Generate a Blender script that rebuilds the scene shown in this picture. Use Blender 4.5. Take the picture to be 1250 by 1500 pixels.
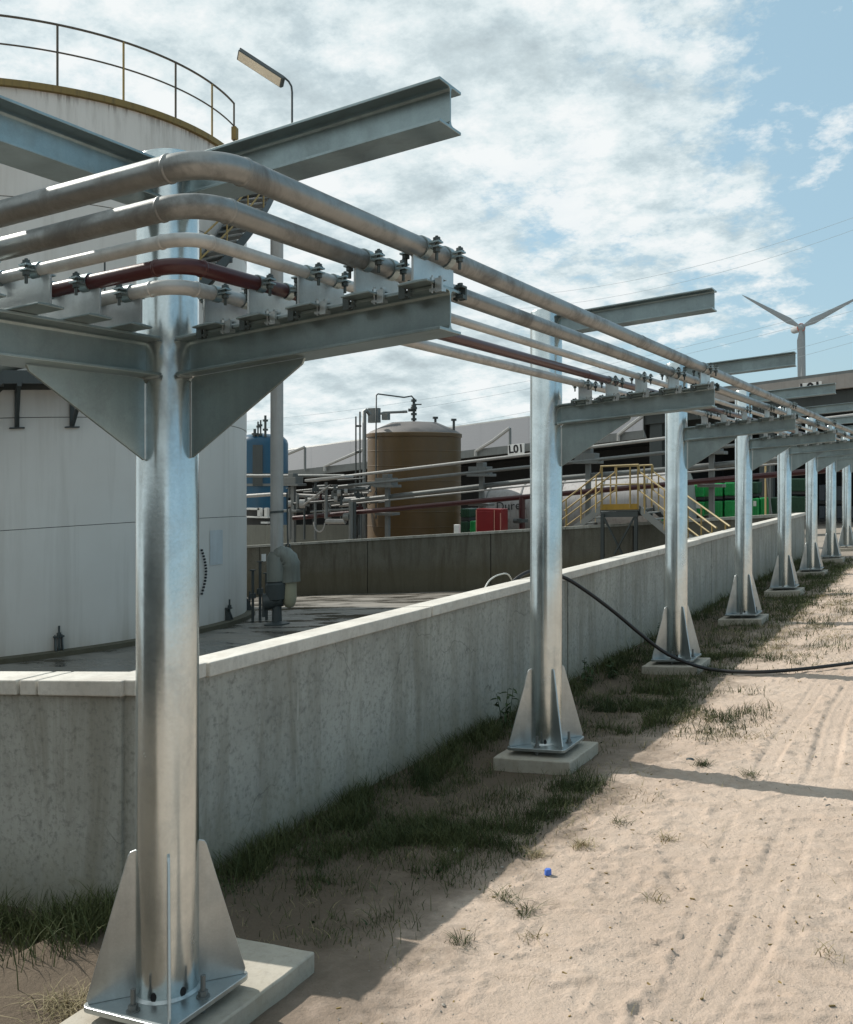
import bpy, math, random
import numpy as np
from mathutils import Vector, Matrix

random.seed(7)
RNG = np.random.default_rng(11)
for o in list(bpy.data.objects):
    bpy.data.objects.remove(o)
SC = bpy.context.scene
COL = SC.collection
R = math.radians

# ------------------------------------------------------------------ camera, sky, sun, exposure
CAM = Vector((2.461, -2.579, 1.97))
HEADING = R(28.65)
cd = bpy.data.cameras.new('camera')
cam = bpy.data.objects.new('camera', cd)
COL.objects.link(cam)
cam.location = CAM
cam.rotation_euler = (R(90), 0, HEADING)
cd.sensor_fit = 'HORIZONTAL'
cd.sensor_width = 36
cd.lens = 36 * 1415 / 1250
cd.shift_y = -54 / 1250
cd.clip_start = .05
cd.clip_end = 5000
SC.camera = cam

SUN_EL = R(36.8)
SUN_TO = Vector((-1, .15, 0)).normalized()
sl = bpy.data.lights.new('sun', 'SUN')
sl.energy = 5.0
sl.angle = R(.5)
sl.color = (1, .95, .87)
so = bpy.data.objects.new('sun', sl)
COL.objects.link(so)
sdir = Vector((SUN_TO.x * math.cos(SUN_EL), SUN_TO.y * math.cos(SUN_EL), math.sin(SUN_EL)))
so.rotation_euler = sdir.to_track_quat('Z', 'Y').to_euler()

SC.view_settings.view_transform = 'Standard'
SC.view_settings.look = 'None'
SC.view_settings.gamma = 1
SC.view_settings.exposure = .13
SC.view_settings.use_curve_mapping = False
SC.cycles.max_bounces = 6
SC.cycles.diffuse_bounces = 3
SC.cycles.glossy_bounces = 3
SC.cycles.use_denoising = True


class NT:
    """small helper around a node tree"""
    def __init__(s, tree):
        s.t = tree
        s.n = tree.nodes
        s.l = tree.links

    def node(s, typ, _o=0, _set=None, **kw):
        nd = s.n.new(typ)
        for k, v in (_set or {}).items():
            setattr(nd, k, v)
        for k, v in kw.items():
            i = int(k[1:]) if k[0] == 'i' and k[1:].isdigit() else k.replace('_', ' ')
            s.put(nd.inputs[i], v)
        return nd.outputs[_o]

    def put(s, sock, v):
        if isinstance(v, bpy.types.NodeSocket):
            s.l.new(v, sock)
        else:
            if sock.type == 'RGBA' and len(v) == 3:
                v = (*v, 1)
            sock.default_value = v

    def math(s, op, a, b=0., c=None, clamp=False):
        kw = dict(i0=a, i1=b)
        if c is not None:
            kw['i2'] = c
        return s.node('ShaderNodeMath', _set=dict(operation=op, use_clamp=clamp), **kw)

    def noise(s, vec, scale, detail=4, rough=.55, dist=0.):
        return s.node('ShaderNodeTexNoise', Vector=vec, Scale=scale, Detail=detail, Roughness=rough, Distortion=dist)

    def scale(s, vec, xyz):
        return s.node('ShaderNodeVectorMath', _set=dict(operation='MULTIPLY'), i0=vec, i1=xyz)

    def ramp(s, fac, *stops):
        nd = s.n.new('ShaderNodeValToRGB')
        e = nd.color_ramp.elements
        while len(e) < len(stops):
            e.new(.5)
        for el, (p, c) in zip(e, stops):
            el.position = p
            el.color = (c, c, c, 1) if isinstance(c, (int, float)) else (*c, 1)
        s.put(nd.inputs[0], fac)
        return nd.outputs[0]

    def mix(s, fac, a, b, mode='MIX'):
        nd = s.n.new('ShaderNodeMix')
        nd.data_type = 'RGBA'
        nd.blend_type = mode
        s.put(nd.inputs[0], fac)
        s.put(nd.inputs[6], a)
        s.put(nd.inputs[7], b)
        return nd.outputs[2]

    def bump(s, h, dist, strength=1.):
        return s.node('ShaderNodeBump', Strength=strength, Distance=dist, Height=h)


# sky: clear-sky model with a bank of broken cumulus over it
W = bpy.data.worlds.new('World')
SC.world = W
W.use_nodes = True
w = NT(W.node_tree)
w.n.clear()
sky = w.n.new('ShaderNodeTexSky')
sky.sky_type = 'NISHITA'
sky.sun_disc = False
sky.sun_elevation = SUN_EL
sky.sun_rotation = math.atan2(SUN_TO.x, SUN_TO.y)
sky.air_density = 1.0
sky.dust_density = 1.6
sky.ozone_density = 1.0
gen = w.node('ShaderNodeTexCoord', 0)
sx = w.n.new('ShaderNodeSeparateXYZ')
w.l.new(gen, sx.inputs[0])
zz = w.math('ADD', w.math('MAXIMUM', sx.outputs[2], 0.), .30)
pl = w.n.new('ShaderNodeCombineXYZ')
w.put(pl.inputs[0], w.math('DIVIDE', sx.outputs[0], zz))
w.put(pl.inputs[1], w.math('DIVIDE', sx.outputs[1], zz))
w.put(pl.inputs[2], .37)
pv = pl.outputs[0]
def cloud(off):
    p_ = w.node('ShaderNodeVectorMath', _set=dict(operation='ADD'), i0=pv, i1=off)
    a_ = w.noise(p_, 1.7, 3, .5, .3)
    b_ = w.noise(p_, 5.6, 13, .66, .0)
    return w.math('ADD', w.math('MULTIPLY', a_, .50), w.math('MULTIPLY', b_, .52))


cov = cloud((1.3, .6, 0))
sunw = cloud((1.3 + SUN_TO.x * .05, .6 + SUN_TO.y * .05 + .035, .02))
# the cloud bank thins out towards the north-east
edge = w.math('ADD', w.math('MULTIPLY', sx.outputs[0], .8776), w.math('MULTIPLY', sx.outputs[1], .4795))
thin = w.math('MULTIPLY', w.math('SUBTRACT', edge, .20), -.50)
cc = w.math('ADD', cov, w.math('MINIMUM', w.math('MAXIMUM', thin, -.105), .115))
mask = w.ramp(cc, (.462, 0.), (.488, .42), (.525, .90), (.62, 1.))
litv = w.math('ADD', w.math('MULTIPLY', w.math('SUBTRACT', cov, sunw), 4.6), .64)
litv = w.math('SUBTRACT', litv, w.math('MULTIPLY', w.math('MAXIMUM', w.math('SUBTRACT', cc, .60), 0.), 1.7))
shade = w.ramp(litv, (.10, (.44, .52, .55)), (.40, (.545, .64, .67)), (.64, (.69, .775, .795)), (.90, (.83, .865, .87)))
skyc = w.mix(1., sky.outputs[0], (.11, .11, .11), 'MULTIPLY')
skyc = w.mix(.62, skyc, (.42, .645, .755))
colr = w.mix(mask, skyc, shade)
bg = w.n.new('ShaderNodeBackground')
w.put(bg.inputs[0], colr)
bg.inputs[1].default_value = 1.0
wo = w.n.new('ShaderNodeOutputWorld')
w.l.new(bg.outputs[0], wo.inputs[0])

# ------------------------------------------------------------------ materials
MATS = {}


def material(name, build):
    m = bpy.data.materials.new(name)
    m.use_nodes = True
    t = NT(m.node_tree)
    b = t.n['Principled BSDF']
    geo = t.n.new('ShaderNodeNewGeometry')
    build(t, b, geo.outputs[0])
    MATS[name] = m
    return m


def galv(name, base, rlo, rhi, metal=.85, spangle=55., streak=.35, grime=.15):
    def f(t, b, pos):
        vor = t.node('ShaderNodeTexVoronoi', 1, Vector=pos, Scale=spangle * 3)
        sp = t.node('ShaderNodeSeparateColor', 0, Color=vor)
        n1 = t.noise(pos, 3.2, 5, .6)
        n2 = t.noise(t.scale(pos, (14, 14, 1.1)), 1.4, 4, .6)
        v = t.math('ADD', t.math('ADD', t.math('MULTIPLY', sp, .07), t.math('MULTIPLY', n1, .58)), t.math('MULTIPLY', n2, streak))
        lo = tuple(c * .74 for c in base)
        hi = tuple(min(1, c * 1.15) for c in base)
        c = t.mix(t.ramp(v, (.28, 0.), (.72, 1.)), lo, hi)
        wh = t.ramp(t.noise(pos, 9, 6, .7), (.60, 0.), (.78, .30))
        c = t.mix(wh, c, tuple(min(1, x * 1.35 + .05) for x in base))
        g1 = t.math('ADD', t.math('MULTIPLY', t.noise(pos, 7, 7, .7, .5), .65), t.math('MULTIPLY', t.noise(pos, 1.9, 3), .35))
        gf = t.math('MULTIPLY', t.ramp(g1, (.48, 0.), (.62, 1.)), grime)
        c = t.mix(gf, c, (.062, .062, .055))
        t.put(b.inputs['Base Color'], c)
        t.put(b.inputs['Metallic'], t.math('SUBTRACT', metal, t.math('MULTIPLY', gf, .5)))
        t.put(b.inputs['Roughness'], t.math('ADD', t.math('ADD', t.math('MULTIPLY', v, rhi - rlo), rlo), t.math('MULTIPLY', gf, .3)))
        t.put(b.inputs['Normal'], t.bump(t.math('ADD', n1, t.math('MULTIPLY', t.noise(pos, 40, 3), .2)), .0025, .35))
    return material(name, f)


def concrete(name, base, stain, streaks=1., holes=1.):
    def f(t, b, pos):
        n1 = t.noise(pos, 1.1, 7, .68)
        n2 = t.noise(t.scale(pos, (3.1, 3.1, .42)), 1.3, 8, .70, .6)
        n3 = t.noise(pos, 30, 7, .75)
        n4 = t.noise(pos, 5.5, 8, .72, .4)
        c = t.mix(t.ramp(n1, (.3, 0.), (.7, 1.)), tuple(x * .80 for x in base), tuple(x * 1.14 for x in base))
        c = t.mix(t.math('MULTIPLY', t.ramp(n2, (.46, 0.), (.64, .70)), streaks), c, stain)
        c = t.mix(t.ramp(n4, (.52, 0.), (.68, .50)), c, tuple(x * .62 for x in base))
        c = t.mix(t.math('MULTIPLY', t.ramp(n3, (.50, 0.), (.66, .85)), .35 + .5 * holes), c, tuple(x * .40 for x in base))
        lt = t.ramp(t.noise(t.scale(pos, (6, 6, .16)), 1.3, 4, .6, .3), (.655, 0.), (.70, .45))
        c = t.mix(t.math('MULTIPLY', lt, t.math('MULTIPLY', streaks, t.ramp(n4, (.45, 0.), (.6, 1.)))), c, tuple(min(1, x * 1.5) for x in base))
        wv = t.node('ShaderNodeVectorMath', _set=dict(operation='ADD'), i0=pos, i1=t.scale(t.node('ShaderNodeTexNoise', 1, Vector=pos, Scale=2.2, Detail=5.), (.45, .45, .45)))
        cr = t.node('ShaderNodeTexVoronoi', 0, _set=dict(feature='DISTANCE_TO_EDGE'), Vector=wv, Scale=1.5)
        cr = t.math('MULTIPLY', t.ramp(cr, (.0, 1.), (.006, 0.)), t.ramp(t.noise(pos, .8, 3), (.53, 0.), (.58, .8)))
        c = t.mix(t.math('MULTIPLY', cr, holes), c, tuple(x * .3 for x in base))
        zs = t.n.new('ShaderNodeSeparateXYZ')
        t.l.new(pos, zs.inputs[0])
        zd = t.math('ADD', t.math('SUBTRACT', zs.outputs[2], t.math('MULTIPLY', zs.outputs[0], .0817)), t.math('MULTIPLY', t.math('SUBTRACT', n4, .5), .5))
        c = t.mix(t.math('MULTIPLY', t.ramp(zd, (.02, .62), (.22, .25), (.40, 0.)), streaks), c, tuple(x * y for x, y in zip(base, (.62, .55, .38))))
        t.put(b.inputs['Base Color'], c)
        t.put(b.inputs['Roughness'], .88)
        vor = t.node('ShaderNodeTexVoronoi', 0, Vector=pos, Scale=42.)
        h = t.math('ADD', t.math('MULTIPLY', n3, .5), t.math('MULTIPLY', t.ramp(vor, (.05, 0.), (.16, 1.)), .35 * holes))
        t.put(b.inputs['Normal'], t.bump(h, .006, .7))
    return material(name, f)


def paint(name, base, rough=.45, dirt=.35, dirtcol=(.08, .07, .05), metal=0., streak=True, spec=.5):
    def f(t, b, pos):
        n1 = t.noise(pos, 2.1, 6, .62)
        n2 = t.noise(t.scale(pos, (7, 7, .5)) if streak else pos, 1.6, 5, .6, .2)
        c = t.mix(t.ramp(n1, (.3, 0.), (.7, 1.)), tuple(x * .88 for x in base), tuple(min(1, x * 1.08) for x in base))
        c = t.mix(t.math('MULTIPLY', t.ramp(n2, (.5, 0.), (.76, 1.)), dirt), c, dirtcol)
        t.put(b.inputs['Base Color'], c)
        t.put(b.inputs['Roughness'], t.math('ADD', t.math('MULTIPLY', n1, .25), rough - .1))
        t.put(b.inputs['Metallic'], metal)
        t.put(b.inputs['Specular IOR Level'], spec)
        t.put(b.inputs['Normal'], t.bump(t.noise(pos, 30, 4), .002, .3))
    return material(name, f)


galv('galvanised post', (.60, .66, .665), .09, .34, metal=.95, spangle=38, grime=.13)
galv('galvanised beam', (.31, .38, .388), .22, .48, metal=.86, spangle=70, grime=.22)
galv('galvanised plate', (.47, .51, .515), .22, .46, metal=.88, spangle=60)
galv('weathered pipe', (.26, .272, .266), .28, .52, metal=.85, spangle=30, streak=.5, grime=.62)
galv('grey pipe', (.43, .44, .425), .32, .55, metal=.30, spangle=30, grime=.40)
galv('dark bolts', (.085, .105, .105), .4, .65, metal=.7, spangle=40)
paint('oxide red paint', (.046, .0075, .0085), .30, .3, (.04, .015, .012))
paint('weld grey', (.42, .42, .40), .4, .2)
concrete('wall concrete', (.345, .35, .318), (.19, .183, .148))
concrete('coping concrete', (.56, .54, .49), (.36, .32, .27), .55, .0)
concrete('pad concrete', (.45, .425, .38), (.25, .225, .18), .6, .1)
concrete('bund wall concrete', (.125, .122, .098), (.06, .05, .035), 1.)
concrete('yard concrete', (.30, .275, .235), (.2, .18, .15), .1)


def f_tank(t, b, pos):
    n1 = t.noise(pos, .35, 6, .6)
    n2 = t.noise(t.scale(pos, (2.2, 2.2, .12)), 1.4, 6, .65, .3)
    c = t.mix(t.ramp(n1, (.3, 0.), (.7, 1.)), (.60, .565, .52), (.66, .635, .595))
    c = t.mix(t.ramp(n2, (.5, 0.), (.75, .42)), c, (.385, .35, .305))
    sp = t.n.new('ShaderNodeSeparateXYZ')
    t.l.new(pos, sp.inputs[0])
    zd = t.math('SUBTRACT', sp.outputs[2], t.math('MULTIPLY', sp.outputs[0], .0817))
    rust = t.noise(t.scale(pos, (3.4, 3.4, .35)), 1.7, 6, .7)
    near_top = t.ramp(t.math('MULTIPLY', t.math('SUBTRACT', zd, 9.9), 1.02, clamp=True), (.0, 0.), (.75, .25), (.97, 1.))
    c = t.mix(t.math('MULTIPLY', t.ramp(rust, (.49, 0.), (.62, .9)), near_top), c, (.10, .065, .035))
    low = t.ramp(t.math('MULTIPLY', t.math('ADD', zd, .6), 1.1, clamp=True), (0., .55), (.6, .12), (1., 0.))
    c = t.mix(t.math('MULTIPLY', low, t.ramp(n2, (.35, .2), (.65, 1.))), c, (.30, .26, .20))
    t.put(b.inputs['Base Color'], c)
    t.put(b.inputs['Roughness'], .5)
    t.put(b.inputs['Normal'], t.bump(t.noise(pos, .9, 3), .02, .4))


material('tank white paint', f_tank)


def f_sand(t, b, pos):
    n1 = t.noise(pos, .9, 6, .6)
    n2 = t.noise(pos, 9, 6, .65)
    n3 = t.noise(pos, 120, 4, .7)
    sp = t.n.new('ShaderNodeSeparateXYZ')
    t.l.new(pos, sp.inputs[0])
    c = t.mix(t.ramp(n1, (.32, 0.), (.68, 1.)), (.435, .342, .275), (.53, .432, .355))
    c = t.mix(t.ramp(n2, (.42, 0.), (.68, .55)), c, (.395, .315, .25))
    c = t.mix(t.ramp(n3, (.56, 0.), (.72, .6)), c, (.24, .185, .135))
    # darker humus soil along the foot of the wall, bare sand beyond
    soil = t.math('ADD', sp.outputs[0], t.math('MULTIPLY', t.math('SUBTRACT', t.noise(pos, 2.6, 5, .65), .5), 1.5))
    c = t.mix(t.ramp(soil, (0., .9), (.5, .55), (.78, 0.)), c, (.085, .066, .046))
    # paved yard further off
    far = t.ramp(t.math('MULTIPLY', t.math('SUBTRACT', sp.outputs[1], 20.), .2, clamp=True), (0., 0.), (1., 1.))
    c = t.mix(far, c, (.27, .24, .205))
    t.put(b.inputs['Base Color'], c)
    t.put(b.inputs['Roughness'], .96)
    t.put(b.inputs['Specular IOR Level'], .15)
    h = t.math('ADD', t.math('MULTIPLY', t.noise(pos, 34, 8, .68), 1.), t.math('MULTIPLY', n3, .25))
    t.put(b.inputs['Normal'], t.bump(h, .018, .85))


material('sand', f_sand)


def f_floor(t, b, pos):
    n1 = t.noise(t.scale(pos, (.35, 1.3, 1)), 1.2, 6, .65, .4)
    c = t.mix(t.ramp(n1, (.35, 0.), (.6, 1.)), (.04, .036, .03), (.20, .185, .16))
    t.put(b.inputs['Base Color'], c)
    t.put(b.inputs['Roughness'], t.ramp(n1, (.42, .12), (.6, .85)))
    t.put(b.inputs['Normal'], t.bump(t.noise(pos, 18, 4), .004, .3))


material('wet bund floor', f_floor)


def f_leaf(c0, c1):
    def f(t, b, pos):
        n = t.noise(pos, 1.6, 4, .6)
        n2 = t.noise(pos, 60, 2, .5)
        v = t.math('ADD', t.math('MULTIPLY', n, .6), t.math('MULTIPLY', n2, .4))
        t.put(b.inputs['Base Color'], t.mix(t.ramp(v, (.36, 0.), (.64, 1.)), c0, c1))
        t.put(b.inputs['Roughness'], .7)
        t.put(b.inputs['Specular IOR Level'], .25)
    return f


material('green blades', f_leaf((.026, .042, .014), (.10, .11, .042)))
material('dry blades', f_leaf((.16, .135, .07), (.36, .30, .17)))
material('weed leaves', f_leaf((.022, .04, .016), (.05, .075, .028)))
paint('railing yellow', (.30, .21, .07), .55, .6, (.06, .045, .025))
paint('dark rail', (.085, .07, .05), .55, .5, (.03, .025, .02))
paint('rim ochre', (.21, .145, .04), .6, .7, (.06, .045, .02))
paint('dark steel', (.045, .055, .055), .5, .3, (.02, .02, .02))
paint('grey steel', (.17, .18, .175), .45, .4, (.10, .09, .08), metal=.3)
paint('pale grey paint', (.34, .335, .32), .45, .45, (.22, .20, .16))
paint('green grey hood', (.145, .155, .135), .5, .5, (.06, .055, .045))
paint('frosted capsule', (.30, .285, .20), .35, .3, (.16, .14, .09))
paint('black rubber', (.012, .012, .013), .5, .15, (.03, .03, .03))
paint('white hose', (.55, .54, .5), .5, .2)
paint('brown tank resin', (.085, .048, .013), .42, .55, (.07, .05, .025))
paint('dome grey', (.13, .12, .115), .6, .75, (.035, .035, .033), streak=False)
paint('blue tank paint', (.004, .060, .115), .32, .35, (.006, .03, .06))
paint('roof sheet grey', (.085, .085, .09), .55, .35, (.16, .155, .15))
paint('fascia pale', (.31, .285, .262), .6, .45, (.23, .20, .18))
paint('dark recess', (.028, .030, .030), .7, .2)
paint('notice grey', (.52, .55, .56), .5, .4, (.4, .38, .35))
paint('sign white', (.72, .72, .70), .5, .15)
paint('black print', (.01, .01, .012), .6, 0.)
paint('cabinet red', (.19, .008, .010), .35, .25, (.1, .01, .01))
paint('cabinet edge', (.45, .20, .15), .5, .2)
paint('bin green', (.005, .25, .055), .4, .3, (.003, .08, .022))
paint('bin dark', (.006, .045, .02), .5, .3, (.003, .02, .01))
paint('bin label', (.55, .56, .5), .6, .2)
paint('platform yellow', (.34, .20, .022), .5, .4, (.12, .08, .02))
paint('handrail yellow', (.34, .26, .12), .45, .35, (.12, .085, .04))
paint('dirty white tank', (.33, .32, .315), .5, .85, (.17, .14, .13))
paint('turbine white', (.26, .28, .29), .5, .1)
paint('turbine red', (.42, .12, .09), .5, .1)
paint('cable grey', (.45, .52, .55), .6, 0.)
paint('cap blue', (.06, .15, .55), .35, 0.)
paint('stone', (.34, .31, .27), .8, .3, streak=False)
paint('lamp lens', (.62, .53, .40), .4, .4, (.22, .16, .12), streak=False)
paint('fence slats', (.17, .175, .15), .6, .5, (.08, .08, .06))
paint('shed cladding', (.030, .045, .042), .55, .3, (.02, .025, .02))
paint('drum shade', (.05, .065, .08), .5, .3)

# ------------------------------------------------------------------ mesh tools
K = .0817        # cross-fall of the whole site, metres up per metre east (X)


class MB:
    """collects shapes in coordinates relative to a thing's base; k is the cross-fall the shape follows"""
    def __init__(s, k=K, rot=0.):
        s.v, s.f, s.k = [], [], k
        s.M = Matrix.Rotation(rot, 3, 'Z') if rot else None

    def add(s, vs, fs):
        n = len(s.v)
        for p in vs:
            p = Vector(p)
            s.v.append(s.M @ p if s.M else p)
        s.f += [tuple(i + n for i in f) for f in fs]
        return s

    def box(s, x0, x1, y0, y1, z0, z1):
        return s.add([(x0, y0, z0), (x1, y0, z0), (x1, y1, z0), (x0, y1, z0), (x0, y0, z1), (x1, y0, z1), (x1, y1, z1), (x0, y1, z1)],
                     [(3, 2, 1, 0), (4, 5, 6, 7), (0, 1, 5, 4), (1, 2, 6, 5), (2, 3, 7, 6), (3, 0, 4, 7)])

    def obox(s, c, ax, ay, az):
        """box from its centre and three half-axis vectors"""
        c, ax, ay, az = map(Vector, (c, ax, ay, az))
        vs = [c + ax * i + ay * j + az * k for k in (-1, 1) for i, j in ((-1, -1), (1, -1), (1, 1), (-1, 1))]
        return s.add(vs, [(3, 2, 1, 0), (4, 5, 6, 7), (0, 1, 5, 4), (1, 2, 6, 5), (2, 3, 7, 6), (3, 0, 4, 7)])

    def prism(s, poly, p0, ex, ey, d):
        """2-D outline in the plane (ex, ey) at p0, pushed along d"""
        p0, ex, ey, d = map(Vector, (p0, ex, ey, d))
        n = len(poly)
        a = [p0 + ex * x + ey * y for x, y in poly]
        fs = [tuple(range(n))[::-1], tuple(range(n, 2 * n))]
        fs += [(i, (i + 1) % n, n + (i + 1) % n, n + i) for i in range(n)]
        return s.add(a + [p + d for p in a], fs)

    def tube(s, path, r, seg=12, caps=True):
        path = [Vector(p) for p in path]
        rr = r if isinstance(r, (list, tuple)) else [r] * len(path)
        vs, fs = [], []
        prev = None
        for i, p in enumerate(path):
            if i == 0:
                d = path[1] - p
            elif i == len(path) - 1:
                d = p - path[i - 1]
            else:
                d = (p - path[i - 1]).normalized() + (path[i + 1] - p).normalized()
            d.normalize()
            if prev is None:
                a = d.orthogonal().normalized()
            else:
                a = (prev - d * prev.dot(d)).normalized()
            prev = a
            b = d.cross(a)
            for j in range(seg):
                t = 2 * math.pi * j / seg
                vs.append(p + (a * math.cos(t) + b * math.sin(t)) * rr[i])
        for i in range(len(path) - 1):
            for j in range(seg):
                k = (j + 1) % seg
                fs.append((i * seg + j, i * seg + k, (i + 1) * seg + k, (i + 1) * seg + j))
        if caps:
            fs.append(tuple(range(seg))[::-1])
            n = (len(path) - 1) * seg
            fs.append(tuple(range(n, n + seg)))
        return s.add(vs, fs)

    def lathe(s, prof, c=(0, 0, 0), seg=32, a0=0., a1=None):
        """profile of (radius, z) about the vertical through c"""
        full = a1 is None
        a1 = 2 * math.pi if full else a1
        m = seg if full else seg + 1
        vs, fs = [], []
        for r_, z in prof:
            for j in range(m):
                t = a0 + (a1 - a0) * j / seg
                vs.append((c[0] + r_ * math.cos(t), c[1] + r_ * math.sin(t), c[2] + z))
        for i in range(len(prof) - 1):
            for j in range(seg):
                k = (j + 1) % m
                fs.append((i * m + j, i * m + k, (i + 1) * m + k, (i + 1) * m + j))
        return s.add(vs, fs)

    def mesh(s, name, mat, smooth=35, bevel=0):
        me = bpy.data.meshes.new(name)
        me.from_pydata([(p.x, p.y, p.z + s.k * p.x) for p in s.v], [], s.f)
        me.materials.append(MATS[mat])
        if smooth:
            me.shade_smooth()
            me.set_sharp_from_angle(angle=R(smooth))
        me['bevel'] = bevel
        return me

    def build(s, name, mat, parent=None, smooth=35, bevel=0):
        return put(name, s.mesh(name, mat, smooth, bevel), parent)


def put(name, me, parent=None, loc=None):
    o = bpy.data.objects.new(name, me)
    COL.objects.link(o)
    o.parent = parent
    if loc:
        o.location = loc
    if me is not None and me.get('bevel'):
        b = o.modifiers.new('edge', 'BEVEL')
        b.width = me['bevel']
        b.segments = 2
        b.limit_method = 'ANGLE'
        b.angle_limit = R(40)
    return o


def text_object(curve):
    """the letters of a text curve as plain mesh"""
    tmp = bpy.data.objects.new('letters', curve)
    COL.objects.link(tmp)
    me = bpy.data.meshes.new_from_object(tmp.evaluated_get(bpy.context.evaluated_depsgraph_get()))
    bpy.data.objects.remove(tmp)
    if not me.materials:
        me.materials.append(MATS['black print'])
    return bpy.data.objects.new('lettering', me)


def tag(o, label, cat, group=None, kind=None):
    if label:
        o['label'] = label
    if cat:
        o['category'] = cat
    if group:
        o['group'] = group
    if kind:
        o['kind'] = kind
    return o


def thing(name, label, cat, loc=(0, 0, 0), group=None, fall=True):
    o = bpy.data.objects.new(name, None)
    o.empty_display_size = .1
    COL.objects.link(o)
    o.location = (loc[0], loc[1], loc[2] + (K * loc[0] if fall else 0))
    return tag(o, label, cat, group)


def spawn(tree, parent):
    """tree: list of (name, mesh, children); meshes are shared between copies"""
    for name, me, kids in tree:
        o = put(name, me, parent)
        spawn(kids, o)


VD = Vector((-math.sin(HEADING), math.cos(HEADING), 0))
VR = Vector((math.cos(HEADING), math.sin(HEADING), 0))


def at(px, py, Y):
    """survey point: bearing and elevation as read from the photograph, on the plane Y metres along the row"""
    d = VD + VR * ((px - 625) / 1415) + Vector((0, 0, (696 - py) / 1415))
    return CAM + d * ((Y - CAM.y) / d.y)


def vnoise(x, y, seed=0):
    xi, yi = np.floor(x).astype(np.int64), np.floor(y).astype(np.int64)
    xf, yf = x - xi, y - yi
    u, v_ = xf * xf * xf * (xf * (xf * 6 - 15) + 10), yf * yf * yf * (yf * (yf * 6 - 15) + 10)

    def h(a, b):
        n = (a * 374761393 + b * 668265263 + seed * 974634777) & 0xffffffff
        n = ((n ^ (n >> 13)) * 1274126177) & 0xffffffff
        return ((n ^ (n >> 16)) & 0xffff) / 65535.
    return (h(xi, yi) * (1 - u) + h(xi + 1, yi) * u) * (1 - v_) + (h(xi, yi + 1) * (1 - u) + h(xi + 1, yi + 1) * u) * v_


def fbm(x, y, s, octv=4, seed=0):
    a, t, n = 1., 0., 0.
    for i in range(octv):
        t = t + a * vnoise(x * s, y * s, seed + i)
        n += a
        a *= .5
        s *= 2.03
    return t / n - .5


# ------------------------------------------------------------------ ground
WX = -.79                                   # sand-side face of the long wall
CORNER = Vector((WX, .614, 0))
LD = Vector((-.9975, -.0713, 0))            # direction of the short wall and of the branch pipes
LN = Vector((.0713, -.9975, 0))
BACKY = 22.8
FLOOR = -.6


def in_bund(x, y):
    d = (x - CORNER.x) * LN.x + (y - CORNER.y) * LN.y
    return (x < WX - .08) & (d < -.08) & (y < BACKY + .08) & (x > -32)


TRACK_A = [(1.66, -.6), (1.685, .672), (1.76, 1.221), (1.768, 2.171), (1.743, 3.52), (1.697, 5.116), (1.677, 6.715), (1.7, 14)]
TRACK_B = [(1.66, -.2), (1.608, .94), (1.547, 1.611), (1.479, 2.468), (1.429, 3.439), (1.40, 5), (1.45, 9)]
_prints = []
for _ in range(330):
    _prints.append((random.uniform(.55, 3.0), random.uniform(-.8, 11), random.gauss(1.35, .7), random.uniform(.09, .15), random.uniform(.03, .05), random.uniform(.004, .009)))


def sand_height(x, y):
    h = .05 * fbm(x, y, .55, 3, 3) + .018 * fbm(x, y, 2.3, 4, 9)
    lit = np.clip((x - .35) / .5, 0, 1)
    wx = x + .10 * fbm(x, y, 3, 2, 21)
    wy = y + .10 * fbm(x, y, 3, 2, 22)
    rip = np.abs(fbm(wx * 1.0, wy * 2.2, 3.6, 3, 30)) * 2
    h = h + lit * (.015 * (1 - np.clip(rip * 4, 0, 1)) ** 1.5) + lit * .010 * fbm(x, y, 12, 4, 33)
    for px, py, a, l, wd, dep in _prints:
        m = (np.abs(x - px) < .32) & (np.abs(y - py) < .32)
        if not m.any():
            continue
        dx, dy = x[m] - px, y[m] - py
        u = (dx * math.cos(a) + dy * math.sin(a)) / l
        q = (-dx * math.sin(a) + dy * math.cos(a)) / (wd * (1 - .25 * np.cos(u * 3)))
        rr = np.sqrt(u * u + q * q)
        h[m] += -dep * np.clip((1.05 - rr) * 3, 0, 1) * (.7 + .3 * np.sin(u * 16)) + dep * .8 * np.exp(-((rr - 1.2) / .16) ** 2) * (.4 + .6 * (u > 0))
    for tr, wd, dep, ph in ((TRACK_A, .095, .0042, 0.), (TRACK_B, .07, .0014, 2.)):
        P_ = np.array(tr)
        xc = np.interp(y, P_[:, 1], P_[:, 0]) + .012 * np.sin(y * 2.1 + ph)
        q = (x - xc) / wd
        pres = np.clip(.75 + 2.2 * fbm(x * .4, y, .9, 2, 50), 0, 1)
        inside = np.clip((1 - np.abs(q)) * 9, 0, 1) * pres
        h = h * (1 - inside * .75) - inside * dep * (1 - .9 * (np.abs(np.abs(q) - .42) < .09))
        h = h - inside * .0032 * ((np.sin((y + np.abs(q) * .06) * 2 * math.pi / .055) > .1) & (np.abs(q) > .5))
        h = h + dep * .55 * np.exp(-((np.abs(q) - 1.14) / .11) ** 2) * pres
    # soil banked a little against the wall
    h = h + .05 * np.clip((-.25 - x) / .5, 0, 1) * (x > WX - .2)
    h = h * np.clip(1.2 - (y - 6) / 40, .3, 1)
    return h


def axis(lo, hi, f0, f1, step, grow):
    pts = list(np.arange(f0, f1, step))
    s, p = step, pts[-1]
    while p < hi:
        s *= grow
        p += s
        pts.append(p)
    s, p = step, pts[0]
    left = []
    while p > lo:
        s *= grow
        p -= s
        left.append(p)
    return np.array(left[::-1] + pts)


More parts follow.
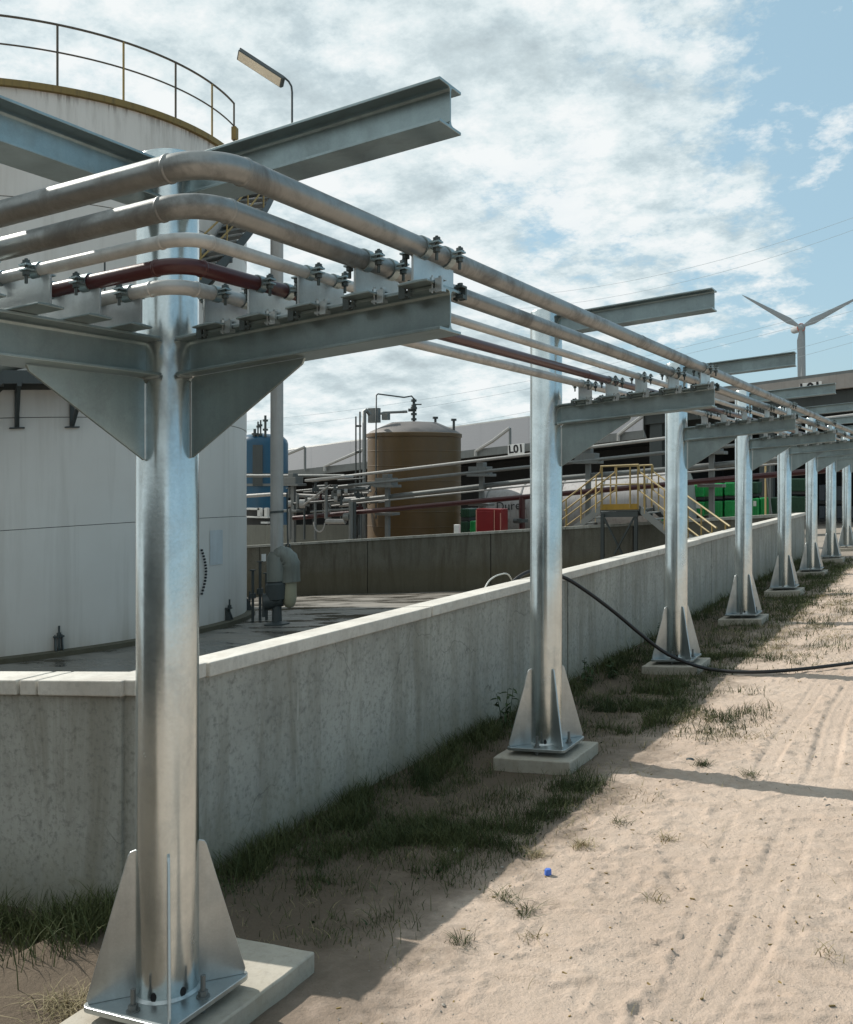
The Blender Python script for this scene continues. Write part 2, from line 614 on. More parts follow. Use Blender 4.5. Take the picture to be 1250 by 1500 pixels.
gx = axis(-420, 420, -.9, 2.7, .0145, 1.09)
gy = axis(-60, 900, -.5, 4.6, .0145, 1.016)
XX, YY = np.meshgrid(gx, gy)
fx, fy = XX.ravel(), YY.ravel()
near = (fx > -4) & (fx < 7) & (fy > -4) & (fy < 40)
hh = np.zeros_like(fx)
hh[near] = sand_height(fx[near].copy(), fy[near].copy())
hh = np.where(in_bund(fx, fy), FLOOR - .25, hh)
far_w = np.clip(1 - (np.abs(fx) - 60) / 200, 0, 1)
zz_ = hh + K * np.clip(fx, -70, 60)
nx, ny = len(gx), len(gy)
me = bpy.data.meshes.new('ground')
me.vertices.add(nx * ny)
me.vertices.foreach_set('co', np.stack([fx, fy, zz_], 1).ravel())
ii = (np.arange(ny - 1)[:, None] * nx + np.arange(nx - 1)[None, :]).ravel()
quads = np.stack([ii, ii + 1, ii + nx + 1, ii + nx], 1)
me.loops.add(quads.size)
me.loops.foreach_set('vertex_index', quads.ravel())
me.polygons.add(len(quads))
me.polygons.foreach_set('loop_start', np.arange(len(quads)) * 4)
me.update(calc_edges=True)
me.validate()
me.materials.append(MATS['sand'])
me.shade_smooth()
tag(put('ground', me), 'sloping sandy ground with footprints and tyre tracks', None, kind='structure')

fl = MB()
c0, c1 = CORNER - LN * .05, CORNER + LD * 31 - LN * .05
fl.add([(c0.x, c0.y, FLOOR), (WX - .05, BACKY + .05, FLOOR), (-32, BACKY + .05, FLOOR), (c1.x, c1.y, FLOOR)], [(0, 1, 2, 3)])
tag(fl.build('bund_floor', 'wet bund floor', smooth=0), 'dark wet concrete floor inside the bund', None, kind='structure')


def ground_at(x, y):
    a = np.array([x], float)
    b = np.array([y], float)
    return float(sand_height(a, b)[0])


# ------------------------------------------------------------------ bund walls
TOPZ, CAPT = 1.11, .072


def wall(name, label, p0, dirv, nrm, length, joints, copj, matname, matcap, low, bevel):
    """panels and coping of a wall whose visible face starts at p0 and runs along dirv; nrm points out of that face"""
    root = thing(name, label, 'wall', p0)
    cuts = [0] + joints + [length]
    for a, b in zip(cuts, cuts[1:]):
        m = MB()
        c = dirv * ((a + b) / 2) - nrm * .085 + Vector((0, 0, (low + TOPZ - CAPT) / 2))
        m.obox(c, dirv * ((b - a) / 2 - .016), nrm * .085, Vector((0, 0, (TOPZ - CAPT - .002 - low) / 2)))
        m.build('panel', matname, root, 0, bevel)
    m = MB()
    m.obox(dirv * (length / 2) - nrm * .085 + Vector((0, 0, (low + TOPZ - CAPT) / 2 - .03)), dirv * (length / 2 - .05), nrm * .05, Vector((0, 0, (TOPZ - CAPT - low) / 2 - .05)))
    m.build('joint_filler', 'dark recess', root, 0)
    cuts = [-.03] + copj + [length]
    for i, (a, b) in enumerate(zip(cuts, cuts[1:])):
        m = MB()
        dz = random.uniform(-.003, .003)
        c = dirv * ((a + b) / 2) - nrm * (.085 + random.uniform(-.004, .004)) + Vector((0, 0, TOPZ - CAPT / 2 + dz))
        m.obox(c, dirv * ((b - a) / 2 - .010), nrm * .118, Vector((0, 0, CAPT / 2)))
        m.build('coping', matcap, root, 0, bevel and .006)
    return root


YD = Vector((0, 1, 0))
XD = Vector((1, 0, 0))
wall('long_bund_wall', 'long weathered concrete wall with pale coping receding behind the row of posts', CORNER, YD, XD, BACKY + .17 - .614,
     [5.586, 11.85, 17.9], [.46, 2.78, 4.6, 6.4, 8.7, 11.0, 13.3, 15.6, 17.9, 20.2], 'wall concrete', 'coping concrete', -.75, .006)
wall('short_bund_wall', 'shaded concrete wall with pale coping at the left of the nearest post', CORNER + LD * .06, LD, LN, 30,
     [5.5, 11.5, 17.5, 23.5], [.5, .62, 2.9, 5.2, 7.5, 9.8, 12.1, 14.4, 16.7, 19., 21.3, 23.6, 25.9, 28.2], 'wall concrete', 'coping concrete', -.75, .006)
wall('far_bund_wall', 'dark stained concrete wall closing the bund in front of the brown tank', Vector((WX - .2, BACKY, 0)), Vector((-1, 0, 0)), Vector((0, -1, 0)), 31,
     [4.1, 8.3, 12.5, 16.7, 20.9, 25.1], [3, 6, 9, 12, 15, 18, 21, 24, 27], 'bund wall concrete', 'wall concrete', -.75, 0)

# ------------------------------------------------------------------ pipe supports
ROWY = [0, 3.64, 7.187, 10.737, 14.26, 17.71, 21.15, 24.8]
ORD = ['corner', 'second', 'third', 'fourth', 'fifth', 'sixth', 'seventh', 'eighth']
PLATE = .14
LOW0, LOW1 = 2.307, 2.440
UP0, UP1 = 2.918, 3.051
POSTTOP = 3.10
RP = .1095
ARM = 1.135


def hea(h, b=.14, tw=.0065, tf=.0095, rf=.012):
    pts = [(-b / 2, 0), (b / 2, 0), (b / 2, tf), (tw / 2 + rf, tf), (tw / 2 + rf * .3, tf + rf * .3), (tw / 2, tf + rf),
           (tw / 2, h - tf - rf), (tw / 2 + rf * .3, h - tf - rf * .3), (tw / 2 + rf, h - tf), (b / 2, h - tf), (b / 2, h), (-b / 2, h), (-b / 2, h - tf),
           (-tw / 2 - rf, h - tf), (-tw / 2 - rf * .3, h - tf - rf * .3), (-tw / 2, h - tf - rf), (-tw / 2, tf + rf), (-tw / 2 - rf * .3, tf + rf * .3), (-tw / 2 - rf, tf), (-b / 2, tf)]
    return pts


def arm_mesh(z0, h, alongx):
    m = MB()
    if alongx:
        m.prism(hea(h), (RP * .93, 0, z0), (0, 1, 0), (0, 0, 1), (ARM - RP * .93, 0, 0))
    else:
        m.prism(hea(h), (0, -RP * .93, z0), (1, 0, 0), (0, 0, 1), (0, -ARM + RP * .93, 0))
    return m.mesh('arm', 'galvanised beam', 0, .0015)


def gusset_mesh(alongx):
    m = MB()
    o = [(RP * .97, LOW0 - .285), (RP * .97 + .012, LOW0 - .285), (.59, LOW0 - .022), (.60, LOW0 - .003), (RP * .97 + .02, LOW0 - .003), (RP * .97, LOW0 - .025)]
    if alongx:
        m.prism(o, (0, .005, 0), (1, 0, 0), (0, 0, 1), (0, -.010, 0))
    else:
        m.prism(o, (-.005, 0, 0), (0, -1, 0), (0, 0, 1), (.010, 0, 0))
    return m.mesh('gusset', 'galvanised beam', 0, .0015)


def rounded(a, r, n=5):
    out = []
    for cx, cy, t0 in ((a - r, a - r, 0), (-a + r, a - r, 90), (-a + r, -a + r, 180), (a - r, -a + r, 270)):
        for i in range(n):
            t = R(t0 + 90 * i / (n - 1))
            out.append((cx + r * math.cos(t), cy + r * math.sin(t)))
    return out


m_post = MB()
m_post.lathe([(0, PLATE - .004), (RP, PLATE - .004), (RP, POSTTOP - .012), (RP - .004, POSTTOP - .004), (RP - .02, POSTTOP), (0, POSTTOP)], seg=64)
ME_POST = m_post.mesh('post', 'galvanised post')
m_pl = MB()
m_pl.prism(rounded(.21, .035), (0, 0, PLATE - .02), (1, 0, 0), (0, 1, 0), (0, 0, .02))
ME_PLATE = m_pl.mesh('base_plate', 'galvanised plate', 0, .003)
ME_RIB = []
for q in range(4):
    a = R(45 + 90 * q)
    er = Vector((math.cos(a), math.sin(a), 0))
    et = Vector((-math.sin(a), math.cos(a), 0))
    m = MB()
    m.prism([(RP * .96, PLATE), (.268, PLATE), (.274, PLATE + .02), (.136, PLATE + .495), (.128, PLATE + .508), (RP * .96, PLATE + .515)], er * 0 - et * .005, er, (0, 0, 1), et * .010)
    ME_RIB.append(m.mesh('rib', 'galvanised plate', 0, .002))
ME_BOLT = []
for sx_, sy_ in ((0, -1), (1, 0), (0, 1), (-1, 0)):
    m = MB()
    x, y = sx_ * .165, sy_ * .165
    m.tube([(x, y, .06), (x, y, PLATE + .075)], .009, 10)
    m.tube([(x, y, PLATE), (x, y, PLATE + .004)], .024, 16)
    m.tube([(x, y, PLATE + .004), (x, y, PLATE + .022)], .017, 6)
    m.tube([(x, y, PLATE - .038), (x, y, PLATE - .022)], .017, 6)
    ME_BOLT.append(m.mesh('anchor_bolt', 'grey steel', 30))
ME_HOLE = []
for a in (R(-72), R(-18), R(72), R(162)):
    m = MB()
    er = Vector((math.cos(a), math.sin(a), 0))
    et = Vector((-math.sin(a), math.cos(a), 0))
    poly = [(.011 * math.cos(R(t)), .017 * math.sin(R(t)) + .022) for t in range(0, 360, 30)]
    m.prism(poly, er * (RP - .004) + Vector((0, 0, PLATE)), et, (0, 0, 1), er * .0055)
    ME_HOLE.append(m.mesh('vent_hole', 'black print', 0))
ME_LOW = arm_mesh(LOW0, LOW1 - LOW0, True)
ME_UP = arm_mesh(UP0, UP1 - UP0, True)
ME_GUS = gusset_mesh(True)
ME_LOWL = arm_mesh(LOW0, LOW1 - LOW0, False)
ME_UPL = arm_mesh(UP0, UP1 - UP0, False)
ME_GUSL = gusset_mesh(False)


def collar_mesh():
    m = MB()
    for z in (PLATE,):
        m.lathe([(RP, z), (RP + .009, z), (RP + .004, z + .006), (RP, z + .010)], seg=48)
    return m.mesh('weld_seam', 'galvanised plate')


ME_COL = collar_mesh()
m = MB()
m.tube([(RP + .002, 0, LOW0 - .283), (RP + .002, 0, LOW0 - .02)], .0075, 8)
m.tube([(RP + .003, -.068, LOW0 + .0), (RP + .003, .068, LOW0 + .0)], .007, 8)
ME_WELD = m.mesh('weld_seam', 'galvanised plate', 60)
m = MB()
m.tube([(0, -RP - .002, LOW0 - .283), (0, -RP - .002, LOW0 - .02)], .0075, 8)
m.tube([(-.068, -RP - .003, LOW0), (.068, -RP - .003, LOW0)], .007, 8)
ME_WELDL = m.mesh('weld_seam', 'galvanised plate', 60)
for i, y in enumerate(ROWY):
    lab = ('galvanised pipe support at the wall corner, nearest and largest, with arms two ways' if i == 0 else
           'galvanised steel pipe support with two arms, %s post counted from the wall corner' % ORD[i])
    root = thing('pipe_support', lab, 'pipe support', (0, y, 0), 'galvanised pipe supports along the wall')
    tree = [('post', ME_POST, [('vent_hole', h, []) for h in (ME_HOLE if i < 4 else [])]), ('weld_seam', ME_COL, []), ('weld_seam', ME_WELD, []),
            ('base_plate', ME_PLATE, [('anchor_bolt', b, []) for b in ME_BOLT])]
    tree += [('rib', rb, []) for rb in ME_RIB]
    tree += [('lower_arm', ME_LOW, []), ('gusset', ME_GUS, []), ('upper_arm', ME_UP, [])]
    if i == 0:
        tree += [('lower_arm', ME_LOWL, []), ('gusset', ME_GUSL, []), ('upper_arm', ME_UPL, []), ('weld_seam', ME_WELDL, [])]
    spawn(tree, root)
    # concrete pad under it
    a0, a1, b0, b1 = (-.275, .272, -.30, .525) if i == 0 else (-.277, .277, -.277, .277)
    m = MB()
    nsx, nsy = 8, 8
    t_ = random.uniform(-.01, .01)
    outl = []
    for u in range(nsx):
        outl.append((a0 + (a1 - a0) * u / nsx, b0))
    for u in range(nsy):
        outl.append((a1, b0 + (b1 - b0) * u / nsy))
    for u in range(nsx):
        outl.append((a1 - (a1 - a0) * u / nsx, b1))
    for u in range(nsy):
        outl.append((a0, b1 - (b1 - b0) * u / nsy))
    outl = [(p + random.uniform(-.005, .005), q + random.uniform(-.005, .005)) for p, q in outl]
    m.prism(outl, (0, 0, -.12), (1, 0, 0), (0, 1, 0), (0, 0, .205))
    lab = ('long pale concrete pad with a raised rim under the corner post' if i == 0 else
           'square concrete footing pad under the %s post from the wall corner' % ORD[i])
    pad = tag(m.build('concrete_pad', 'pad concrete', None, 30, .008), lab, 'concrete pad', 'concrete pads under the posts')
    pad.location = (0, y, 0)

# ------------------------------------------------------------------ pipes and their shoes
PIPEZ = 2.555
PX = [1.075, .875, .665, .468, .282]
PD = [.0603, .0603, .038, .0483, .0483]
PMAT = ['weathered pipe', 'weathered pipe', 'grey pipe', 'oxide red paint', 'grey pipe']
PNAME = ['outermost thick', 'second thick', 'slim grey', 'dark red', 'innermost pale grey']
PLAB = ['thick weathered steel pipe, outermost and highest looking of the five, bending at the corner',
        'thick weathered steel pipe, second from the outside, bending at the corner post',
        'slim pale grey pipe running between the thick steel pipes and the red pipe',
        'dark oxide red pipe running along the support arms and round the corner',
        'pale grey pipe closest to the posts, with the tightest bend at the corner']
for n in range(5):
    x = PX[n]
    root = thing('overhead_pipe', PLAB[n], 'pipe', (0, 0, PIPEZ), 'overhead pipes on the supports')
    corner = Vector((x, -.931 * x, 0))
    rb = (.115, .115, .095, .095, .10)[n]
    d1, d2 = Vector((0, 1, 0)), LD
    half = math.acos(max(-1, min(1, d1.dot(d2)))) / 2
    tl = rb / math.tan(half)
    s0, s1 = corner + d1 * tl, corner + d2 * tl
    cen = corner + (d1 + d2).normalized() * (rb / math.sin(half))
    path = [Vector((x, 36, 0))] + [Vector((x, yy, 0)) for yy in (24, 16, 10, 5, 2, .8)] + [s0]
    a0 = (s0 - cen)
    ang = (math.pi - 2 * half)
    sgn = -1
    for q in range(1, 13):
        path.append(cen + Matrix.Rotation(sgn * ang * q / 12, 3, 'Z') @ a0)
    path += [s1 + LD * .3, s1 + LD * 2, s1 + LD * 9]
    MB().tube(path, PD[n] / 2, 24).build('pipe', PMAT[n], root, 60)
    for sp_, dv in ((s0, d1), (s1, d2)):
        m = MB()
        r_ = PD[n] / 2
        m.tube([sp_ - dv * .006, sp_ - dv * .003, sp_ + dv * .003, sp_ + dv * .006], [r_ - .001, r_ + .0022, r_ + .0022, r_ - .001], 24, False)
        m.build('weld_seam', PMAT[n], root, 60)
    for yy in (2.2, 5.6, 9.4):
        m = MB()
        p = Vector((x, yy + n * .31, 0))
        m.tube([p - YD * .005, p - YD * .002, p + YD * .002, p + YD * .005], [r_ - .001, r_ + .0018, r_ + .0018, r_ - .001], 20, False)
        m.build('weld_seam', PMAT[n], root, 60)

SHOE_H = PIPEZ - LOW1


def shoe_tree(n, rot):
    r_ = PD[n] / 2
    top = SHOE_H - r_ * .75
    bf = MB(rot=rot)
    bf.prism([(-.05, 0), (.05, 0), (.05, .006), (.012, .009), (-.012, .009), (-.05, .006)], (0, -.13, .001), (1, 0, 0), (0, 0, 1), (0, .26, 0))
    wb = MB(rot=rot)
    wb.box(-.004, .004, -.128, .128, .008, top)
    tree = [('base_flange', bf.mesh('base_flange', 'galvanised beam', 0, .0015), []), ('web', wb.mesh('web', 'galvanised plate', 0, .001), [])]
    for cy in (-.075, .075):
        m = MB(rot=rot)
        ring = []
        seg = 20
        for yy, rr in ((cy - .016, r_ + .0008), (cy - .016, r_ + .0045), (cy + .016, r_ + .0045), (cy + .016, r_ + .0008)):
            ring.append([(rr * math.cos(2 * math.pi * j / seg), yy, SHOE_H + rr * math.sin(2 * math.pi * j / seg)) for j in range(seg)])
        vs = [p for rg in ring for p in rg]
        fs = []
        for i in range(3):
            for j in range(seg):
                k = (j + 1) % seg
                fs.append((i * seg + j, (i + 1) * seg + j, (i + 1) * seg + k, i * seg + k))
        m.add(vs, fs)
        bolts = []
        for sgn in (-1, 1):
            x0, x1 = r_ * .9, r_ + .036
            for zc in (.007, -.007):
                m.box(*sorted((sgn * x0, sgn * x1)), cy - .015, cy + .015, SHOE_H + zc - .0025, SHOE_H + zc + .0025)
            bm_ = MB(rot=rot)
            bx = sgn * (r_ + .022)
            bm_.tube([(bx, cy, SHOE_H - .045), (bx, cy, SHOE_H + .026)], .005, 8)
            bm_.tube([(bx, cy, SHOE_H + .010), (bx, cy, SHOE_H + .021)], .0115, 6)
            bm_.tube([(bx, cy, SHOE_H - .022), (bx, cy, SHOE_H - .010)], .0115, 6)
            bm_.tube([(bx, cy, SHOE_H + .0095), (bx, cy, SHOE_H + .012)], .015, 10)
            bolts.append(('bolt', bm_.mesh('bolt', 'dark bolts', 30), []))
        tree.append(('clamp', m.mesh('clamp', 'galvanised beam', 35), bolts))
    for sx_ in (-1, 1):
        for sy_ in (-1, 1):
            if rot and sy_ < 0:
                continue                       # the branch arm is clamped from the far flange only
            m = MB(rot=rot)
            x0, x1 = sorted((sx_ * .051, sx_ * .073))
            m.box(x0, x1, *sorted((sy_ * .05, sy_ * .084)), .0095, .0155)
            m.box(x0, x1, *sorted((sy_ * .0735, sy_ * .084)), -.026, .0094)
            m.box(x0, x1, *sorted((sy_ * .056, sy_ * .0734)), -.024, -.0125)
            bx = sx_ * .0605
            m.tube([(bx, sy_ * .062, .0157), (bx, sy_ * .062, .024)], .009, 6)
            m2x = sx_ * .040
            m.tube([(m2x, sy_ * .079, -.026), (m2x, sy_ * .079, .026)], .004, 8)
            m.tube([(m2x, sy_ * .079, .010), (m2x, sy_ * .079, .020)], .0085, 6)
            m.box(*sorted((sx_ * .031, sx_ * .0505)), *sorted((sy_ * .0725, sy_ * .0835)), -.021, -.0135)
            tree.append(('hook_clamp', m.mesh('hook_clamp', 'dark bolts' if (sx_ + sy_) else 'galvanised plate', 0), []))
    return tree


ROTL = R(94.09)
shoeR = [shoe_tree(n, 0) for n in range(5)]
shoeL = [shoe_tree(n, ROTL) for n in range(5)]
for i, y in enumerate(ROWY):
    for n in range(5):
        root = thing('pipe_shoe', 'clamped steel shoe under the %s pipe on the right arm, %s support' % (PNAME[n], ORD[i]),
                     'pipe shoe', (PX[n], y, LOW1), 'pipe shoes on the support arms')
        spawn(shoeR[n], root)
for n in range(5):
    root = thing('pipe_shoe', 'clamped steel shoe under the %s pipe on the left arm, corner support' % PNAME[n],
                 'pipe shoe', (LN.x * PX[n], LN.y * PX[n], LOW1), 'pipe shoes on the support arms')
    spawn(shoeL[n], root)

# ------------------------------------------------------------------ white storage tank
TC = Vector((-18.87, 13.93, FLOOR))
TR = 6.1
TH = 10.85 - FLOOR
tank = thing('storage_tank', 'huge white cylindrical storage tank with railing and spiral stair behind the corner post', 'tank', TC)
cuts = [0, 2.62, 4.85, 7.05, 9.25, TH]
for i, (a, b) in enumerate(zip(cuts, cuts[1:])):
    m = MB()
    ra = TR - .006 * (i % 2)
    m.lathe([(ra - .02, a + .004), (ra, a + .008), (ra, b - .008), (ra - .02, b - .004)], seg=160)
    m.build('shell_course', 'tank white paint', tank, 30)
MB().lathe([(TR - .015, .01), (TR - .015, TH - .02)], seg=96).build('inner_shell', 'dark recess', tank, 60)
MB().lathe([(TR - .02, TH - .03), (3., TH + .25), (.01, TH + .4)], seg=96).build('roof', 'tank white paint', tank, 60)
MB().lathe([(TR - .01, TH - .04), (TR + .09, TH - .04), (TR + .09, TH + .09), (TR - .02, TH + .09)], seg=160).build('rim', 'rim ochre', tank, 30)
MB().lathe([(TR + .22, -.02), (TR + .22, .10), (TR - .02, .13)], seg=160).build('plinth', 'bund wall concrete', tank, 30)


def pol(r_, deg, z):
    return Vector((r_ * math.cos(R(deg)), r_ * math.sin(R(deg)), z))


rail = MB()
for hz, rr in ((1.26, .024), (.70, .018)):
    rail.tube([pol(TR + .03, a, TH + .09 + hz) for a in np.linspace(-150, 20, 90)], rr, 8)
rail.build('handrail', 'dark rail', tank, 60)
for k_, a in enumerate([-150, -137, -124, -111, -98, -85, -72, -60, -49.5, -39, -28.5, -15.6, -3., 9., 20.]):
    m = MB()
    m.tube([pol(TR + .03, a, TH + .02), pol(TR + .03, a, TH + 1.36)], .024, 8)
    m.build('railing_post', 'railing yellow' if k_ % 2 else 'dark rail', tank, 60)
m = MB()
er, et = pol(1, 20, 0), pol(1, 110, 0)
m.obox(pol(TR + .03, 20.6, TH + .62), er * .06, et * .10, (0, 0, .16))
m.build('gate_latch_box', 'rim ochre', tank, 0, .01)
for a in [-28.3 + 22.25 * q for q in range(-3, 5)]:
    m = MB()
    er, et = pol(1, a, 0), pol(1, a + 90, 0)
    for sg in (-1, 1):
        m.prism([(0, .12), (.16, .12), (.15, .15), (.04, .42), (0, .44)], pol(TR - .01, a, 0) + et * (sg * .07 - .01), er, (0, 0, 1), et * .02)
    m.obox(pol(TR + .05, a, .40), er * .06, et * .10, (0, 0, .015))
    m.tube([pol(TR + .08, a, .1), pol(TR + .08, a, .62)], .022, 8)
    m.tube([pol(TR + .08, a, .42), pol(TR + .08, a, .48)], .045, 6)
    m.build('anchor_bracket', 'dark steel', tank, 0)
stair = MB()


def stz(a):
    if a < -38:
        return 4.95 - FLOOR + .105 * (a + 38)
    if a < -24:
        return 4.95 - FLOOR
    return 4.95 - FLOOR + .107 * (a + 24)


for rr in (TR + .10, TR + .92):
    aa = np.linspace(-62, 31, 94)
    vs, fs = [], []
    for a in aa:
        for dr, dz in ((-.02, -.16), (.02, -.16), (.02, .09), (-.02, .09)):
            vs.append(pol(rr + dr, a, stz(a) + dz))
    for q in range(len(aa) - 1):
        for j in range(4):
            k_ = (j + 1) % 4
            fs.append((q * 4 + j, q * 4 + k_, q * 4 + 4 + k_, q * 4 + 4 + j))
    stair.add(vs, fs)
stair_o = stair.build('stair', 'dark steel', tank, 30)
for q in range(int((31 + 62) / 2.0)):
    a = -61 + q * 2.0
    m = MB()
    er, et = pol(1, a, 0), pol(1, a + 90, 0)
    if -38 <= a <= -24:
        m.obox(pol(TR + .51, a, stz(a) + .04), er * .40, et * .125, (0, 0, .015))
    else:
        m.obox(pol(TR + .51, a, stz(a) + .02), er * .40, et * .13, (0, 0, .02))
    m.build('tread', 'grey steel', stair_o, 0)
m = MB()
for hz in (1.0, .55):
    m.tube([pol(TR + .92, a, stz(a) + hz) for a in np.linspace(-62, 31, 60)], .022, 6)
m.build('stair_handrail', 'railing yellow', stair_o, 60)
for a in range(-60, 32, 7):
    m = MB()
    m.tube([pol(TR + .92, a, stz(a)), pol(TR + .92, a, stz(a) + 1.0)], .02, 6)
    m.build('baluster', 'railing yellow', stair_o, 60)
for a in (-55.2, -45.4, -35.6, -25.8, -16, -6, 4, 14, 24):
    m = MB()
    er, et = pol(1, a, 0), pol(1, a + 90, 0)
    z = stz(a) - .17
    zb = z - .72
    m.obox(pol(TR + .48, a, z), er * .47, et * .04, (0, 0, .04))
    m.obox(pol(TR + .03, a, (z + zb) / 2), er * .025, et * .045, (0, 0, .36))
    m.prism([(.04, zb - z), (.10, zb - z), (.86, -.04), (.70, -.04)], pol(TR, a, z) - et * .03, er, (0, 0, 1), et * .06)
    m.obox(pol(TR + .04, a, zb - .02), er * .04, et * .14, (0, 0, .012))
    m.build('stair_bracket', 'dark steel', tank, 0)
m = MB()
m.tube([pol(TR + .93, -30, 5.35 - FLOOR), pol(TR + .55, -36, 5.25 - FLOOR), pol(TR + .55, -40, 5.05 - FLOOR), pol(TR + .6, -48, 4.1 - FLOOR)], .14, 10)
m.build('cable_duct', 'green grey hood', tank, 60)
m = MB()
m.tube([pol(TR + .95, -22.7, 7.4 - FLOOR), pol(TR + .95, -22.7, 5.6 - FLOOR)], .018, 6)
m.build('hanging_cable', 'dark steel', tank, 60)
m = MB()
m.tube([pol(TR + .04, a, 8.6 - FLOOR + (a + 35) * .05) for a in np.linspace(-36, -24, 12)], .035, 6)
m.build('conduit', 'dark steel', tank, 60)
m = MB()
er = pol(1, 10.5, 0)
vs = [pol(TR + .012, a, z) for z in (.9 - FLOOR, 1.72 - FLOOR) for a in (8.5, 10.2, 12, 14)]
m.add(vs, [(0, 1, 5, 4), (1, 2, 6, 5), (2, 3, 7, 6)])
m.build('notice_plate', 'notice grey', tank, 0)
m = MB()
for q in range(15):
    t = q / 14
    m.tube([pol(TR + .03, 4.9 + 1.5 * math.sin(math.pi * t), .28 - FLOOR + 1.0 * t), pol(TR + .07, 4.9 + 1.5 * math.sin(math.pi * t), .28 - FLOOR + 1.0 * t)], .026, 8)
m.build('gauge_marks', 'black print', tank, 0)

# ------------------------------------------------------------------ standpipe with hood inside the bund
SPB = Vector((-11.49, 15.63, FLOOR))
sp = thing('standpipe', 'tall pale grey vertical pipe with green grey hood at its foot beside the white tank', 'pipe', SPB)
MB().tube([(0, 0, .9), (0, 0, 9.2)], .152, 24).build('pipe', 'pale grey paint', sp, 60)
MB().lathe([(.155, 2.62), (.165, 2.62), (.165, 2.67), (.155, 2.67)], seg=24).build('band', 'dark steel', sp, 30)
MB().lathe([(.2, 9.2), (.22, 9.2), (.22, 9.27), (0, 9.3)], seg=24).build('top_flange', 'pale grey paint', sp, 30)
MB().lathe([(.30, .0), (.30, .03), (.12, .08), (.11, .5), (.24, .6), (.27, .95), (.16, 1.05)], seg=24).build('foot', 'dark steel', sp, 40)
e = Vector((.8776, .4795, 0))
hood = MB()
hp, hr = [], []
for q in range(9):
    t = R(90 - 90 * q / 8)
    hp.append(Vector((0, 0, 1.32)) + e * (.32 * math.cos(t)) + Vector((0, 0, .32 * math.sin(t))))
    hr.append(.22 + .02 * (q % 2))
hp = [Vector((0, 0, 1.64)) - e * .05] + hp + [e * .32 + Vector((0, 0, .98))]
hr = [.19] + hr + [.235]
hood.tube(hp, hr, 20)
hood.lathe([(.165, 1.0), (.24, 1.02), (.24, 1.6), (.165, 1.72)], seg=24)
ho = hood.build('hood', 'green grey hood', sp, 40)
MB().lathe([(0, .36), (.10, .40), (.15, .50), (.165, .62), (.165, 1.0)], tuple(e * .30), 20).build('capsule', 'frosted capsule', sp, 60)
m = MB()
m.tube([-e * .28 + Vector((0, 0, .55)), e * .12 + Vector((0, 0, .62))], .20, 16)
m.tube([-e * .30 + Vector((0, 0, .75)), -e * .30 + Vector((0, 0, .2))], .05, 8)
m.build('pump_body', 'dark steel', sp, 40)
m = MB()
for q in range(14):
    t = 2 * math.pi * q / 14
    t2 = 2 * math.pi * (q + 1) / 14
    c = e * .26 + Vector((0, 0, 1.80))
    m.tube([c + e * (.05 * math.cos(t)) + Vector((0, 0, .08 * math.sin(t))), c + e * (.05 * math.cos(t2)) + Vector((0, 0, .08 * math.sin(t2)))], .02, 6)
m.tube([e * .26 + Vector((0, 0, 1.88)), e * .24 + Vector((0, 0, 3.1))], .02, 6)
m.build('lifting_hook', 'dark steel', sp, 60)

# hoses and valves at the tank foot
vg = thing('valve_cluster', 'cluster of dark small valves and stems between the white tank and the standpipe', 'valve', (-12.5, 16.5, FLOOR))
for q, (dx, h) in enumerate(((-.32, 1.25), (-.14, 1.45), (.02, 1.15), (.2, 1.05))):
    m = MB()
    b = e * dx
    m.tube([b + Vector((0, 0, 0)), b + Vector((0, 0, h))], .035, 8)
    m.tube([b + Vector((0, 0, h * .45)), b + Vector((0, 0, h * .55))], .08, 8)
    m.lathe([(.02, h), (.085, h), (.085, h + .025), (.02, h + .025)], tuple(b), 12)
    m.build('valve', 'dark steel', vg, 40)
MB().obox(-e * .05 + Vector((0, 0, 1.55)), e * .05, VD * .03, (0, 0, .09)).build('tag_plate', 'sign white', vg, 0)

# ------------------------------------------------------------------ floodlight on its bent pole
lampb = at(428, 240, 19.4)
lm = thing('strip_lamp', 'strip floodlight on a bent dark pole above the upper arm of the corner support', 'lamp', lampb, fall=False)
pp = [at(*q) - lampb for q in ((428, 300, 19.4), (428, 135, 19.4), (427, 126, 19.4), (423, 119, 19.35), (415, 112, 19.3), (352, 71, 18.9))]
MB(0).tube(pp, .03, 8).build('pole', 'dark steel', lm, 60)
qa, qb = at(350, 79, 18.8) - lampb, at(415, 121, 19.2) - lampb
dv = (qb - qa).normalized()
nv = Vector((0, 0, -.75)) - VD * .66
nv = (nv - dv * nv.dot(dv)).normalized()
sv = dv.cross(nv).normalized()
m = MB(0)
m.obox((qa + qb) / 2, dv * ((qb - qa).length / 2), sv * .15, nv * .07)
hs = m.build('housing', 'dark steel', lm, 0, .02)
m = MB(0)
low = nv
m.obox((qa + qb) / 2 + low * .072, dv * ((qb - qa).length / 2 - .05), sv * .125, low * .012)
m.build('diffuser', 'lamp lens', hs, 0)
for t in (.25, .8):
    p = qa.lerp(qb, t)
    MB(0).tube([p, p - low * .20], .02, 6).build('hanger', 'dark steel', lm, 60)

# ------------------------------------------------------------------ black hose over the wall
hz = [(-1.05, 5.3, 1.0), (-1.0, 5.45, 1.12), (-.9, 5.65, 1.17), (-.72, 5.86, 1.09), (-.55, 6.05, .93), (-.35, 6.28, .70), (-.15, 6.5, .45), (.02, 6.68, .26), (.22, 6.83, .13),
      (.42, 6.92, .06), (.72, 6.95, .035), (1.1, 7.12, .03), (1.6, 7.55, .03), (2.4, 8.4, .03), (3.4, 9.0, .03)]
hz = [Vector(p) for p in hz]


